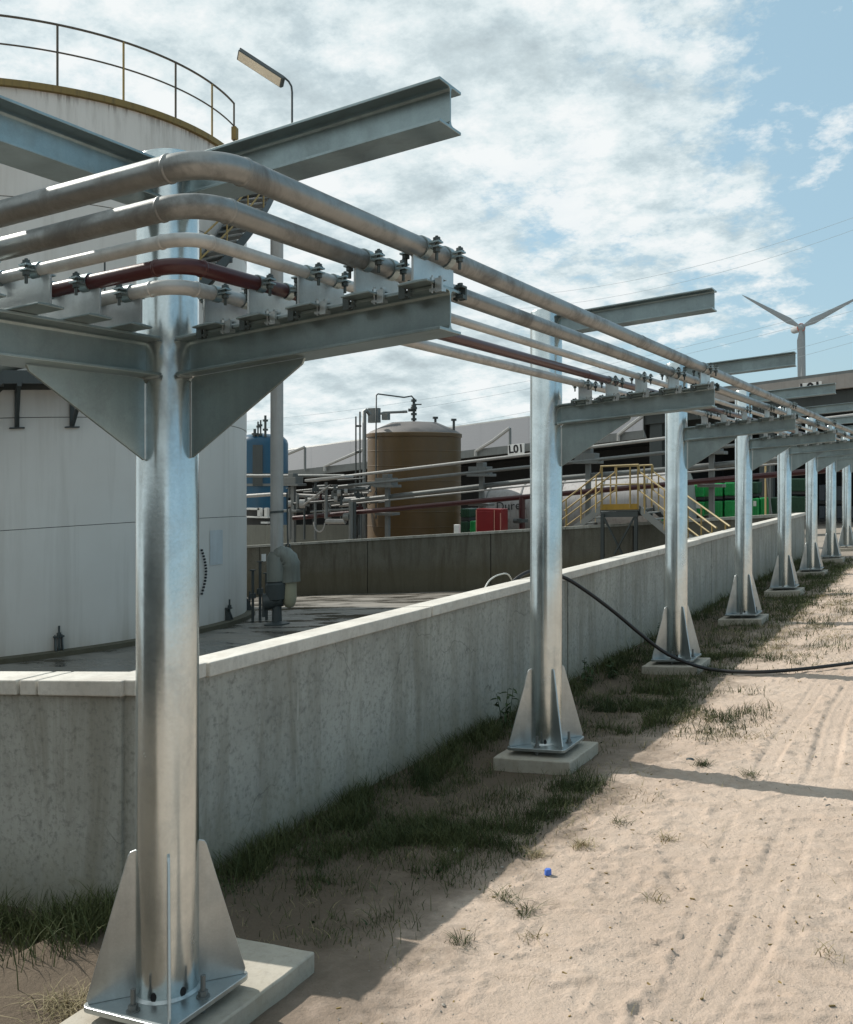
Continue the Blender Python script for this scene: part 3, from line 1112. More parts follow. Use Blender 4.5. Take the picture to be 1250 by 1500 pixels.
def smooth_path(pts, n=6):
    out = []
    for i in range(len(pts) - 1):
        p0, p1, p2, p3 = pts[max(0, i - 1)], pts[i], pts[i + 1], pts[min(len(pts) - 1, i + 2)]
        for q in range(n):
            t = q / n
            out.append(.5 * ((2 * p1) + (p2 - p0) * t + (2 * p0 - 5 * p1 + 4 * p2 - p3) * t * t + (3 * p1 - p0 - 3 * p2 + p3) * t ** 3))
    return out + [pts[-1]]


hose = MB().tube(smooth_path(hz), .017, 10).build('rubber_hose', 'black rubber', None, 60)
tag(hose, 'black rubber hose drooping from the wall top across the third post foot to the sand', 'hose')
wh = [Vector(p) for p in ((-1.03, 4.75, .98), (-1.03, 4.85, 1.10), (-1.05, 5.0, 1.155), (-1.08, 5.25, 1.175), (-1.1, 5.5, 1.15), (-1.12, 5.7, 1.0))]
tag(MB().tube(smooth_path(wh), .007, 8).build('pale_hose', 'white hose', None, 60), 'short pale hose arching above the coping just left of the second post', 'hose')

# ------------------------------------------------------------------ plant behind the bund
# brown tank
bt_c = at(607, 700, 30)
bt_c.z = -1.7
bd = (bt_c - CAM).dot(VD)
BR = 68.5 / 1415 * bd


def zat(py, d):
    return CAM.z + (696 - py) / 1415 * d


bt = thing('brown_tank', 'brown resin tank with grey domed top and valves behind the dark bund wall', 'tank', bt_c, fall=False)
zr = zat(641, bd) - bt_c.z
zt = zat(617, bd) - bt_c.z
MB(0).lathe([(BR, 0), (BR, zr)], seg=64).build('shell', 'brown tank resin', bt, 60)
for q in range(1, 9):
    MB(0).lathe([(BR, zr * q / 9.), (BR + .012, zr * q / 9. + .02), (BR, zr * q / 9. + .05)], seg=64).build('winding_rib', 'brown tank resin', bt, 60)
MB(0).lathe([(BR, zr - .02), (BR + .04, zr), (BR + .04, zr + .13), (BR, zr + .15)], seg=64).build('rim_band', 'brown tank resin', bt, 40)
MB(0).lathe([(BR - .01, zr + .14), (BR - .10, zr + .22), (BR - .36, zr + .34), (BR * .5, zt - .06), (.01, zt)], seg=64).build('dome', 'dome grey', bt, 60)


def rel(px, py, Y, root):
    return at(px, py, Y) - root.location


nz = MB(0)
YB = 30.
for px_, py_ in ((638, 610), (665, 613)):
    p = rel(px_, py_ + 8, 30.3, bt)
    m = MB(0)
    m.tube([p - Vector((0, 0, .25)), p + Vector((0, 0, .12))], .05, 8)
    m.tube([p + Vector((0, 0, .12)), p + Vector((0, 0, .2))], .11, 10)
    m.build('nozzle', 'dark steel', bt, 30)
m = MB(0)
p = rel(606.5, 612, YB, bt)
m.tube([p - Vector((0, 0, .25)), p + Vector((0, 0, .75))], .055, 8)
for dz, rr in ((-.1, .11), (0.1, .12), (.33, .13), (.42, .10), (.62, .11)):
    m.tube([p + Vector((0, 0, dz)), p + Vector((0, 0, dz + .09))], rr, 8)
m.tube([p + Vector((0, 0, .52)), p + Vector((0, 0, .52)) + VR * .3], .025, 6)
m.tube([p + Vector((0, 0, .3)) - VR * .22, p + Vector((0, 0, .3)) + VR * .1], .06, 6)
m.build('valve', 'dark steel', bt, 30)
pts = [rel(*q, bt) for q in ((551, 760, 28.0), (551, 640, 28.0), (551.5, 579, 28.1), (554, 577, 28.2), (592, 582, 29.3), (603, 580, 29.8), (606.5, 584, 30), (606.5, 592, 30))]
MB(0).tube(pts, .028, 8).build('loop_pipe', 'dark steel', bt, 60)
MB(0).tube([rel(558, 606, 29.2, bt), rel(562, 604.5, 29.3, bt), rel(597, 603, 29.8, bt)], .05, 8).build('header_pipe', 'grey steel', bt, 60)
m = MB(0)
for a, b, c_, d_ in ((541, 598, 556, 619), (561, 606, 570, 615)):
    p0, p1 = rel(a, b, 28.9, bt), rel(c_, d_, 28.9, bt)
    m.box(p0.x, p1.x, p0.y - .1, p0.y + .1, p1.z, p0.z)
m.build('junction_box', 'grey steel', bt, 0, .01)
for px_, rr, top, mt in ((521.5, .03, 610, 'dark steel'), (527.5, .035, 603, 'grey steel'), (534, .085, 603, 'grey steel')):
    pts = [rel(px_, 790, 28.3, bt), rel(px_, top, 28.3, bt)]
    if rr > .08:
        pts += [rel(px_ + 3, top - 2, 28.35, bt), rel(px_ + 8, top + 4, 28.5, bt)]
    MB(0).tube(pts, rr, 10).build('riser_pipe', mt, bt, 60)
for py_ in (624, 662):
    MB(0).tube([rel(521, py_, 28.3, bt), rel(529, py_, 28.3, bt)], .04, 6).build('pipe_clip', 'dark steel', bt, 60)

# blue tank
bl_c = at(384, 700, 36)
bl_c.z = -2.2
d2_ = (bl_c - CAM).dot(VD)
BLR = 38 / 1415 * d2_
bl = thing('blue_tank', 'deep blue vertical tank with dark fittings, half hidden by the standpipe', 'tank', bl_c, fall=False)
zb_ = zat(650, d2_) - bl_c.z
zt_ = zat(638, d2_) - bl_c.z
MB(0).lathe([(BLR, 0), (BLR, zb_), (BLR * .96, zb_ + .18), (BLR * .82, zb_ + .36), (BLR * .5, zt_ + .05), (.01, zt_ + .12)], seg=48).build('shell', 'blue tank paint', bl, 60)
for py_ in (697, 712):
    z = zat(py_, d2_ - BLR) - bl_c.z
    MB(0).lathe([(BLR, z), (BLR + .05, z), (BLR + .05, z + .12), (BLR, z + .12)], seg=48).build('band', 'grey steel', bl, 40)
for dx, top, rr in ((-.18, 628, .07), (-.02, 617, .04), (.11, 615, .04), (.34, 608, .06)):
    b = VR * dx - VD * (BLR * .8)
    zz1 = zat(top, d2_ - BLR) - bl_c.z
    m = MB(0)
    m.tube([b + Vector((0, 0, zb_ - 2.4 if rr < .05 else zb_)), b + Vector((0, 0, zz1))], rr, 8)
    m.tube([b + Vector((0, 0, zz1 - .3)), b + Vector((0, 0, zz1 - .2))], rr * 2.2, 8)
    m.tube([b + Vector((0, 0, zz1 - .75)), b + Vector((0, 0, zz1 - .65))], rr * 2.2, 8)
    m.build('fitting', 'dark steel', bl, 40)
m = MB(0)
m.obox(-VD * (BLR + .06) + VR * .02 + Vector((0, 0, zb_ - 1.1)), VR * .24, VD * .03, (0, 0, 1.0))
m.build('pipe_panel', 'dark steel', bl, 0)

# pipe rack beyond the wall: pipes, then its T frames
RACK = [
    ('thin pale pipe running highest along the rack in front of the brown tank', [(500, 698.5), (974, 642), (1260, 607)], .052, 'pale grey paint', 26.2),
    ('thin dark pipe second from the top of the rack beyond the wall', [(496, 713), (974, 663), (1260, 634)], .055, 'grey steel', 26.2),
    ('thick grey lagged pipe along the middle of the rack beyond the wall', [(486, 737), (780, 704), (975, 688), (1260, 662)], .085, 'grey steel', 26.6),
    ('slim pale pipe just under the thick grey pipe of the rack', [(486, 741), (780, 711), (975, 695), (1260, 668)], .028, 'pale grey paint', 26.3),
    ('dark red pipe crossing low in front of the brown tank', [(430, 759), (605, 743), (780, 727), (975, 710), (1077, 700.5), (1260, 684)], .085, 'oxide red paint', 26.0),
    ('grey pipe crossing in front of the blue tank at mid height', [(355, 697), (440, 697), (505, 697)], .06, 'grey steel', 26.8),
    ('pale pipe crossing low in front of the blue tank', [(355, 727), (400, 724), (470, 727)], .07, 'pale grey paint', 26.8),
    ('slim grey pipe left of the brown tank above the red pipe', [(425, 720), (470, 716), (540, 712)], .04, 'grey steel', 27.2),
    ('slim pale pipe left of the brown tank, just over the red pipe', [(425, 727), (480, 727), (540, 722)], .035, 'pale grey paint', 27.4),
]
for lab, pts, rr, mt, Y in RACK:
    P3 = [at(px_, py_, Y) for px_, py_ in pts]
    o = MB(0).tube(P3, rr, 10).build('rack_pipe', mt, None, 60)
    tag(o, lab, 'pipe', 'pipes of the rack beyond the wall')
for q, (px_, pyt, lab) in enumerate(((568, 699, 'grey T-shaped rack post standing in front of the brown tank'), (706, 683, 'grey T-shaped rack post above the red cabinet'),
                                     (862, 664, 'grey T-shaped rack post behind the yellow stair'), (1043, 650, 'grey T-shaped rack post between the third and fourth supports'),
                                     (430, 697, 'grey T-shaped rack post between the standpipe and the brown tank'))):
    b = at(px_, 800, 26.45)
    root = thing('rack_post', lab, 'post', b, 'T posts of the pipe rack', fall=False)
    zt_ = zat(pyt + 12, (b - CAM).dot(VD)) - b.z
    m = MB(0)
    m.box(-.075, .075, -.075, .075, -1.0, zt_)
    m.build('post', 'grey steel', root, 0, .01)
    for dz, l in ((.02, .42), (-.95, .36)):
        m = MB(0)
        m.box(-l, l, -.30, .25, zt_ + dz - .09, zt_ + dz)
        m.build('cross_arm', 'grey steel', root, 0, .01)
    m = MB(0)
    m.box(-.36, .30, -.28, -.22, zt_ + .021, zt_ + .26)
    m.box(-.36, -.30, -.22, .2, zt_ + .021, zt_ + .26)
    m.box(.24, .30, -.22, .2, zt_ + .021, zt_ + .26)
    m.box(-.10, .14, -.2, .1, zt_ + .262, zt_ + .40)
    m.build('guide_frame', 'grey steel', root, 0, .008)

# clutter left of the brown tank
root = thing('canopy_vane', 'pale flat vane on a bracket left of the brown tank', 'bracket', at(478, 705, 25.6), fall=False)
a_, b_ = rel(453, 704, 25.6, root), rel(512, 698, 25.6, root)
m = MB(0)
m.obox((a_ + b_) / 2, (b_ - a_) / 2, (0, .28, 0), (0, 0, .045))
m.build('vane', 'pale grey paint', root, 0, .02)
m = MB(0)
m.tube([rel(478, 706, 25.6, root), rel(478, 760, 25.6, root)], .06, 8)
m.build('stem', 'grey steel', root, 60)
a_, b_ = at(446, 739, 25.4), at(483, 711, 25.4)
o = MB(0).obox((a_ + b_) / 2, (b_ - a_) / 2, (0, .05, 0), (.03, 0, .05)).build('diagonal_strut', 'pale grey paint', None, 0, .01)
tag(o, 'diagonal pale strut left of the brown tank', 'strut')
root = thing('manifold', 'low tangle of grey piping and flanges between the standpipe and the brown tank', 'manifold', at(470, 770, 25.8), fall=False)
for px0, py0, px1, py1, rr, mt in ((425, 745, 425, 790, .05, 'grey steel'), (446, 742, 446, 790, .04, 'dark steel'), (462, 735, 462, 790, .05, 'grey steel'), (478, 764, 506, 764, .09, 'pale grey paint'),
                                   (515, 735, 515, 790, .10, 'grey steel'), (520, 735, 520, 790, .05, 'dark steel'), (505, 757, 513, 757, .14, 'grey steel'), (430, 738, 500, 733, .05, 'dark steel'),
                                   (455, 750, 520, 745, .035, 'grey steel'), (490, 720, 540, 716, .06, 'dark steel'), (436, 725, 436, 745, .06, 'grey steel'), (500, 716, 500, 740, .05, 'dark steel')):
    MB(0).tube([rel(px0, py0, 25.8, root), rel(px1, py1, 25.8, root)], rr, 8).build('pipe_stub', mt, root, 60)
MB(0).tube([rel(468 + 8 * math.cos(R(t)), 765 - 10 * math.sin(R(t)) if t < 180 else 765 - 14 * math.sin(R(t)), 25.6, root) for t in range(175, 370, 15)], .03, 6).build('hose_loop', 'pale grey paint', root, 60)
for px_, py_, s_ in ((424, 738, .12), (443, 738, .16), (497, 722, .11), (507, 720, .10), (492, 731, .10)):
    p = rel(px_, py_, 25.7, root)
    MB(0).tube([p - VR * s_ * .6, p + VR * s_ * .6], s_, 10).build('flange', 'pale grey paint', root, 40)
rr_ = random.Random(5)
for q in range(26):
    px_ = rr_.uniform(424, 548)
    py_ = rr_.uniform(703, 752)
    yq = rr_.uniform(26.8, 28.6)
    if rr_.random() < .6:
        l_ = rr_.uniform(10, 42)
        pts = [rel(px_, py_, yq, root), rel(px_ + l_, py_ - l_ * .07, yq, root)]
        if rr_.random() < .5:
            pts.append(rel(px_ + l_ + .5, py_ + rr_.uniform(15, 45), yq, root))
    else:
        pts = [rel(px_, py_, yq, root), rel(px_, py_ + rr_.uniform(18, 60), yq, root)]
    MB(0).tube(pts, rr_.choice((.025, .035, .05, .07)), 8).build('pipe_stub', rr_.choice(('dark steel', 'grey steel', 'pale grey paint', 'dark steel')), root, 60)
for q in range(9):
    p = rel(rr_.uniform(424, 545), rr_.uniform(708, 748), 26.7, root)
    m = MB(0)
    m.tube([p, p + Vector((0, 0, .22))], .05, 8)
    m.lathe([(.02, .22), (.13, .22), (.13, .25), (.02, .25)], tuple(p), 12)
    m.obox(p - Vector((0, 0, .05)), VR * .12, VD * .08, (0, 0, .07))
    m.build('hand_valve', rr_.choice(('dark steel', 'grey steel', 'oxide red paint')), root, 40)
for q in range(7):
    pts = [rel(424 + q * 17, 700 + rr_.uniform(0, 30), 27, root), rel(432 + q * 17, 725 + rr_.uniform(0, 20), 26.9, root), rel(440 + q * 17, 735 + rr_.uniform(0, 18), 27, root), rel(450 + q * 17, 712 + rr_.uniform(0, 12), 27, root)]
    MB(0).tube(pts, .016, 6).build('cable', 'black rubber', root, 60)
# slatted screen behind the wall
root = thing('slat_screen', 'low screen of narrow upright slats behind the dark wall, left of the brown tank', 'screen', at(440, 790, 26.9), fall=False)
p0, p1 = rel(358, 769, 26.9, root), rel(522, 769, 26.9, root)
nsl = 56
msl = MB(0).box(-.045, .045, -.015, .015, -1.0, 0).mesh('slat', 'fence slats', 0)
for q in range(nsl):
    p = p0.lerp(p1, (q + .5) / nsl)
    put('slat', msl, root, p)
MB(0).obox((p0 + p1) / 2 + Vector((0, .04, -.1)), (p1 - p0) / 2, (0, .02, 0), (0, 0, .05)).build('rail', 'dark steel', root, 0)
root = thing('equipment_frame', 'small pale framed cabinet below the blue tank beside the white tank', 'cabinet', at(378, 758, 27.2), fall=False)
for a, b, c_, d_ in ((362, 744, 382, 747), (362, 756, 394, 759), (379, 744, 383, 757), (389, 744, 393, 757), (384, 764, 394, 767)):
    p0, p1 = rel(a, b, 27.2, root), rel(c_, d_, 27.2, root)
    MB(0).box(p0.x, p1.x, -.08, .08, p1.z, p0.z).build('frame_bar', 'sign white', root, 0)
p0, p1 = rel(358, 745, 27.5, root), rel(396, 772, 27.5, root)
MB(0).box(p0.x, p1.x, .1, .5, p1.z, p0.z).build('case', 'dark recess', root, 0)

# white horizontal tank with lettering
wt_a, wt_b = at(722, 752, 32), at(1010, 733, 32)
root = thing('horizontal_tank', 'dirty white horizontal tank with black lettering behind the red pipe', 'tank', (wt_a + wt_b) / 2, fall=False)
ax = (wt_b - wt_a)
pr = [(-.28, .05), (-.24, .45), (-.12, .8), (0, .98), (.1, 1.03), (1, 1.03)]
L_ = ax.length
dirx = ax.normalized()
path = [(wt_a - root.location) + dirx * t for t in (-.42, -.36, -.2, 0, .15)] + [(wt_b - root.location)]
MB(0).tube(path, [.1, .5, .88, 1.05, 1.1, 1.1], 40).build('shell', 'dirty white tank', root, 60)
for t in (.18, 1.6, 3.2, 4.8, 6.4):
    p = wt_a - root.location + dirx * t
    MB(0).tube([p, p + dirx * .06], 1.115, 40, False).build('strap', 'grey steel', root, 40)
fc = bpy.data.curves.new('lettering_outline', 'FONT')
fc.body = 'Durez  2'
fc.size = .46
fc.extrude = .004
fc.space_character = 1.05
fc.materials.append(MATS['black print'])
fo = text_object(fc)
COL.objects.link(fo)
fo.parent = root
pt = at(727, 748, 30.84)
fo.location = pt - root.location
fo.rotation_euler = (R(86), R(-4.2), 0)
m = MB(0)
m.tube([rel(765, 727, 26.0, root), rel(765, 790, 26.0, root)], .095, 12)
dp = thing('red_branch', 'dark red branch pipe dropping from the red pipe beside the second post', 'pipe', at(765, 760, 26.0), fall=False)
MB(0).tube([rel(765, 727, 26, dp), rel(765, 800, 26, dp)], .10, 12).build('pipe', 'oxide red paint', dp, 60)
MB(0).tube([rel(765, 760, 26, dp), rel(765, 765, 26, dp)], .2, 12).build('flange', 'dark steel', dp, 40)
MB(0).tube([rel(753, 763, 25.9, dp), rel(764, 763, 25.9, dp)], .08, 8).build('valve', 'dark steel', dp, 40)

# red cabinet, posts, green containers
cb = at(717, 790, 25.2)
root = thing('red_cabinet', 'bright red upright cabinet with pale edges behind the dark wall', 'cabinet', cb, fall=False)
p0, p1 = rel(698, 745, 25.2, root), rel(735, 800, 25.2, root)
MB(0).box(p0.x, p1.x, 0, .5, p1.z, p0.z).build('body', 'cabinet red', root, 0, .02)
pm = rel(724.5, 745, 25.2, root)
MB(0).box(p0.x + .03, pm.x - .03, -.02, -.001, p1.z, p0.z - .08).build('door', 'cabinet red', root, 0, .006)
for px_ in (698.5, 725, 734):
    q = rel(px_, 747, 25.2, root)
    MB(0).box(q.x - .015, q.x + .015, -.035, -.0215, p1.z, q.z - (.1 if px_ > 730 else 0)).build('edge_strip', 'cabinet edge', root, 0)
o = MB(0).box(-.09, .09, -.06, .06, -.8, zat(767, 29) - zat(790, 29)).build('short_post', 'sign white', None, 0, .01)
o.location = at(670, 790, 25.0)
tag(o, 'short white post beside the foot of the brown tank', 'post')

BINS = []
for px0, px1, y0, y1, mt, Y, lab in (
        (674, 688, 744, 762, 'bin dark', 28, 'dark green container behind the wall, upper one beside the brown tank'),
        (674, 686, 763, 790, 'bin dark', 28, 'dark green container behind the wall, lower one beside the brown tank'),
        (688, 697, 762, 790, 'bin green', 27.5, 'bright green container wedged beside the red cabinet'),
        (955, 965, 716, 745, 'bin green', 33, 'green container seen through the yellow handrail'),
        (966, 983, 711, 738, 'bin green', 33, 'green upper container half hidden left of the third post'),
        (968, 984, 739, 768, 'bin green', 31, 'green lower container half hidden left of the third post'),
        (985, 1003, 712, 733, 'bin green', 33, 'green upper container hidden mostly behind the third post'),
        (985, 1003, 735, 760, 'bin green', 33, 'green lower container hidden mostly behind the third post'),
        (1004, 1014, 710, 733, 'bin green', 33, 'green upper container just right of the third post'),
        (1016, 1032, 709, 732, 'bin green', 33, 'green upper container, second right of the third post'),
        (1004, 1014, 735, 762, 'bin green', 33, 'green lower container just right of the third post'),
        (1016, 1032, 734, 760, 'bin green', 33, 'green lower container with a white label behind the handrail ends'),
        (1045, 1059, 707, 731, 'bin green', 33, 'green upper container in the middle between third and fourth posts'),
        (1061, 1077, 706, 730, 'bin green', 33, 'green upper container touching the fourth post'),
        (1045, 1059, 733, 765, 'bin green', 33, 'green lower container in the middle between third and fourth posts'),
        (1061, 1077, 732, 764, 'bin green', 33, 'green lower container touching the fourth post'),
        (1079, 1111, 705, 727, 'bin dark', 33.5, 'dark green upper container right of the fourth post'),
        (1101, 1112, 729, 760, 'bin green', 33, 'green lower container with white label right of the fourth post'),
        (1113, 1124, 728, 760, 'bin green', 33.2, 'green lower container, second right of the fourth post'),
        (1126, 1140, 728, 760, 'bin dark', 34, 'dark green lower container touching the fifth post'),
        (1158, 1181, 700, 724, 'bin dark', 34, 'dark green upper container between the fifth and sixth posts'),
        (1158, 1181, 726, 758, 'bin dark', 34, 'dark green lower container between the fifth and sixth posts')):
    b = at((px0 + px1) / 2, y1, Y)
    root = thing('green_container', lab, 'container', b, 'green containers stacked behind the bund', fall=False)
    p0, p1 = rel(px0 + .4, y0, Y, root), rel(px1 - .4, y1, Y, root)
    hx, h = (p1.x - p0.x) / 2, p0.z - p1.z
    MB(0).box(-hx, hx, 0, .9, .10, h - .02).build('body', mt, root, 0, .04)
    MB(0).box(-hx * .96, hx * .96, .04, .86, 0, .099).build('pallet', 'dark recess', root, 0)
    m = MB(0)
    for q in (-.45, .1, .62):
        m.box(hx * q - .015, hx * q + .015, -.02, -.002, .12, h - .05)
    m.box(-hx, hx, -.025, -.0205, h * .5, h * .5 + .03)
    m.build('cage', mt, root, 0)
    if 'label' in lab:
        MB(0).box(-hx * .5, hx * .4, -.03, -.0255, h * .6, h * .85).build('paper_label', 'bin label', root, 0)

# yellow crossover stair over the wall
sb = at(908, 800, 22.2)
st = thing('crossover_stair', 'yellow-railed steel stair crossing the dark bund wall between the second and third posts', 'stair', sb, fall=False)


def sr(px_, py_, Y):
    return at(px_, py_, Y) - sb


PLn, PLf = 22.0, 23.6
for dY, nm in ((0, 'n'), (1.0, 'f')):
    pass
p0, p1 = sr(880, 739, 22.35), sr(936, 738, 22.15)
fo_ = Vector((.12, .95, 0))
dn = Vector((0, 0, -1))
m = MB(0)
m.obox((p0 + p1) / 2 + dn * .07, (p1 - p0) / 2, Vector((.0, .012, 0)), Vector((0, 0, .075)))
m.build('toe_board', 'platform yellow', st, 0)
m = MB(0)
m.obox((p0 + p1) / 2 + fo_ * .5 + dn * .16, (p1 - p0) / 2, fo_ * .47, Vector((0, 0, .03)))
m.build('platform', 'grey steel', st, 0)
m = MB(0)
m.obox((p0 + p1) / 2 + dn * .27, (p1 - p0) / 2 * .97, Vector((0, .03, 0)), Vector((0, 0, .07)))
m.obox((p0 + p1) / 2 + fo_ + dn * .27, (p1 - p0) / 2 * .97, Vector((0, .03, 0)), Vector((0, 0, .07)))
m.build('platform_beam', 'dark steel', st, 0)
# legs and cross brace
for a, b in (((883, 752, 22.3), (883, 835, 22.3)), ((932, 752, 22.2), (932, 835, 22.2))):
    MB(0).tube([sr(*a), sr(*b)], .06, 4).build('leg', 'dark steel', st, 0)
for a, b in (((886, 760, 22.25), (912, 812, 22.25)), ((929, 758, 22.2), (900, 812, 22.2))):
    MB(0).tube([sr(*a), sr(*b)], .03, 4).build('brace', 'dark steel', st, 0)
# flights: right flight comes down towards the viewer, left flight goes down behind the wall
FR = ((937, 746, 22.2), (1050, 840, 19.6))
FL = ((880, 746, 22.4), (806, 800, 24.2))
for nm, (a, b), nst in (('r', FR, 9), ('l', FL, 7)):
    A, B = sr(*a), sr(*b)
    for o_ in (0, 1):
        off = fo_ * .95 * o_
        dv = (B - A)
        m = MB(0)
        m.obox((A + B) / 2 + off, dv / 2, Vector((0, .02, 0)), Vector((0, 0, .10)))
        m.build('stringer', 'dark steel', st, 0)
        top = Vector((0, 0, 1.02))
        mid = Vector((0, 0, .52))
        start = sr(936 if nm == 'r' else 881, 739, 22.15 if nm == 'r' else 22.35) + off
        m = MB(0)
        m.tube([start + top, A + off + top * .97, B + off + top], .024, 8)
        m.build('handrail', 'handrail yellow', st, 60)
        m = MB(0)
        m.tube([start + mid, A + off + mid * .95, B + off + mid], .02, 8)
        m.build('mid_rail', 'handrail yellow', st, 60)
        for t in (.08, .36, .66, .95):
            p = A.lerp(B, t) + off
            MB(0).tube([p, p + top], .022, 6).build('baluster', 'railing yellow', st, 60)
    for q in range(nst):
        p = A.lerp(B, (q + .6) / nst)
        MB(0).obox(p + fo_ * .47, (dv / nst * .30).xyz * Vector((1, 1, 0)) + Vector((.02, 0, 0)), fo_ * .46, (0, 0, .015)).build('tread', 'grey steel', st, 0)
for o_ in (0, 1):
    off = fo_ * .95 * o_
    for hz_, rr in ((1.02, .024), (.52, .02)):
        MB(0).tube([p0 + off + Vector((0, 0, hz_)), p1 + off + Vector((0, 0, hz_))], rr, 8).build('platform_rail', 'handrail yellow', st, 60)
    for t in (.04, .78, .98):
        p = p0.lerp(p1, t) + off
        MB(0).tube([p + Vector((0, 0, -.1)), p + Vector((0, 0, 1.02))], .024, 6).build('baluster', 'railing yellow', st, 60)

# ------------------------------------------------------------------ warehouse with grey roof
def quad(m, *p):
    return m.add(p, [tuple(range(len(p)))])


wh_b = at(600, 700, 62)
wr = thing('warehouse', 'long warehouse with sloping grey sheet roof behind the tanks', 'building', wh_b, fall=False)
e0, e1 = rel(250, 712, 62, wr), rel(1010, 626, 62, wr)
r0, r1 = rel(250, 684, 76, wr), rel(1010, 581, 76, wr)
nb = 24
msheet = []
for q in range(nb):
    a, b = q / nb, (q + 1) / nb
    m = MB(0)
    A0, A1, B0, B1 = e0.lerp(e1, a), e0.lerp(e1, b), r0.lerp(r1, a), r0.lerp(r1, b)
    up_ = Vector((0, 0, .12 + .012 * (q % 2)))
    m.add([A0, A1, B1, B0, A0 + up_, A1 + up_, B1 + up_, B0 + up_], [(3, 2, 1, 0), (4, 5, 6, 7), (0, 1, 5, 4), (1, 2, 6, 5), (2, 3, 7, 6), (3, 0, 4, 7)])
    m.build('roof_sheet', 'roof sheet grey', wr, 0)
m = MB(0)
m.tube([r0 + Vector((0, 0, .02)), r1 + Vector((0, 0, .02))], .2, 6)
m.build('ridge_cap', 'grey steel', wr, 0)
m = MB(0)
m.obox((e0 + e1) / 2 + Vector((0, -.3, -.15)), (e1 - e0) / 2, (0, .25, 0), (0, 0, .28))
m.build('gutter', 'grey steel', wr, 0)
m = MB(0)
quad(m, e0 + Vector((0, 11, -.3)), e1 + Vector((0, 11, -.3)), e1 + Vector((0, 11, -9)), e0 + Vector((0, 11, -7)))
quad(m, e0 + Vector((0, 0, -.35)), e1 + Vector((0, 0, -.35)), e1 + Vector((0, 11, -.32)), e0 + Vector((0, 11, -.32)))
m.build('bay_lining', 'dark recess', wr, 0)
m = MB(0)
quad(m, e0 + Vector((0, .5, -.4)), e0 + Vector((0, 14, -.4)), e0 + Vector((0, 14, -7)), e0 + Vector((0, .5, -7)))
m.build('side_wall', 'roof sheet grey', wr, 0)
for pts in (((375, 690), (375, 686), (424, 664), (446, 655)), ((476, 690), (476, 683), (520, 664), (535, 657)), ((697, 668), (697, 661), (722, 646), (747, 627)), ((906, 646), (906, 637), (925, 622), (944, 608))):
    m = MB(0)
    m.tube([rel(*q, 61.2, wr) for q in pts], .13, 6)
    m.build('roof_strut', 'pale grey paint', wr, 0)
for px_, a, b in ((447, 655, 690), (747.5, 627, 655), (944, 608, 640)):
    MB(0).tube([rel(px_, a, 61.2, wr), rel(px_, b, 61.2, wr)], .10, 6).build('roof_post', 'grey steel', wr, 0)

def sign(label, pa, pb, Y, text, tsize, fall=False):
    c = at((pa[0] + pb[0]) / 2, (pa[1] + pb[1]) / 2, Y)
    root = thing('bay_sign', label, 'sign', c, 'bay number signs', fall=False)
    x0, x1 = rel(pa[0], pa[1], Y, root), rel(pb[0], pb[1], Y, root)
    hgt = (pb[1] - pa[1]) / 1415 * (c - CAM).dot(VD) / 2
    w2 = (x1.x - x0.x) / 2
    MB(K).box(-w2, w2, -.04, .04, -hgt, hgt).build('panel', 'sign white', root, 0, .01)
    fc = bpy.data.curves.new('lettering_outline', 'FONT')
    fc.body = text
    fc.size = tsize
    fc.extrude = .006
    fc.offset = tsize * .032
    fc.align_x = 'CENTER'
    fc.align_y = 'CENTER'
    fc.materials.append(MATS['black print'])
    fo = text_object(fc)
    COL.objects.link(fo)
    fo.parent = root
    fo.location = (0, -.048, 0)
    fo.rotation_euler = (R(90), R(-4.7), 0)
    return root


sign('white L01 sign on the grey roof eave left of the second post', (744.5, 650.5), (768.5, 665.5), 60.5, 'L01', .78)

# ------------------------------------------------------------------ pale canopy building on the right
CY = 40.
cb_ = at(1150, 640, CY)
cn = thing('loading_canopy', 'pale concrete canopy with a deep dark loading bay beneath, behind the far supports', 'building', cb_, fall=False)
f0, f1 = rel(940, 586, CY, cn), rel(1560, 505, CY, cn)
g0, g1 = rel(940, 603, CY, cn), rel(1560, 531, CY, cn)
m = MB(0)
dy = Vector((0, .35, 0))
m.add([f0, f1, g1, g0, f0 + dy, f1 + dy, g1 + dy, g0 + dy], [(3, 2, 1, 0), (4, 5, 6, 7), (0, 1, 5, 4), (1, 2, 6, 5), (2, 3, 7, 6), (3, 0, 4, 7)])
m.build('fascia', 'fascia pale', cn, 0)
m = MB(0)
m.tube([f0 + Vector((0, .1, .06)), f1 + Vector((0, .1, .06))], .09, 4)
m.build('roof_edge', 'grey steel', cn, 0)
m = MB(0)
back = Vector((0, 22, 0))
dz = Vector((0, 0, -.35))
m.add([f0 + dy, f1 + dy, f1 + back, f0 + back, g0 + dy, g1 + dy, g1 + back, g0 + back], [(0, 1, 2, 3), (7, 6, 5, 4), (0, 3, 7, 4), (1, 5, 6, 2), (3, 2, 6, 7)])
m.build('roof', 'roof sheet grey', cn, 0)
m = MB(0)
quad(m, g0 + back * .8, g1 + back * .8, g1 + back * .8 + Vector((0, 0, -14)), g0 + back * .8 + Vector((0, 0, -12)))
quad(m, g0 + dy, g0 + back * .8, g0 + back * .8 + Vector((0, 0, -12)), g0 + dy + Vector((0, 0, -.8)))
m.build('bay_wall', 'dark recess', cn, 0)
for k_ in range(4):
    t = .03 + k_ * .3
    p = g0.lerp(g1, t) + Vector((0, .9, 0))
    MB(0).box(p.x - .28, p.x + .28, p.y - .28, p.y + .28, p.z - 9, p.z - .02).build('column', 'dark steel', cn, 0, .02)
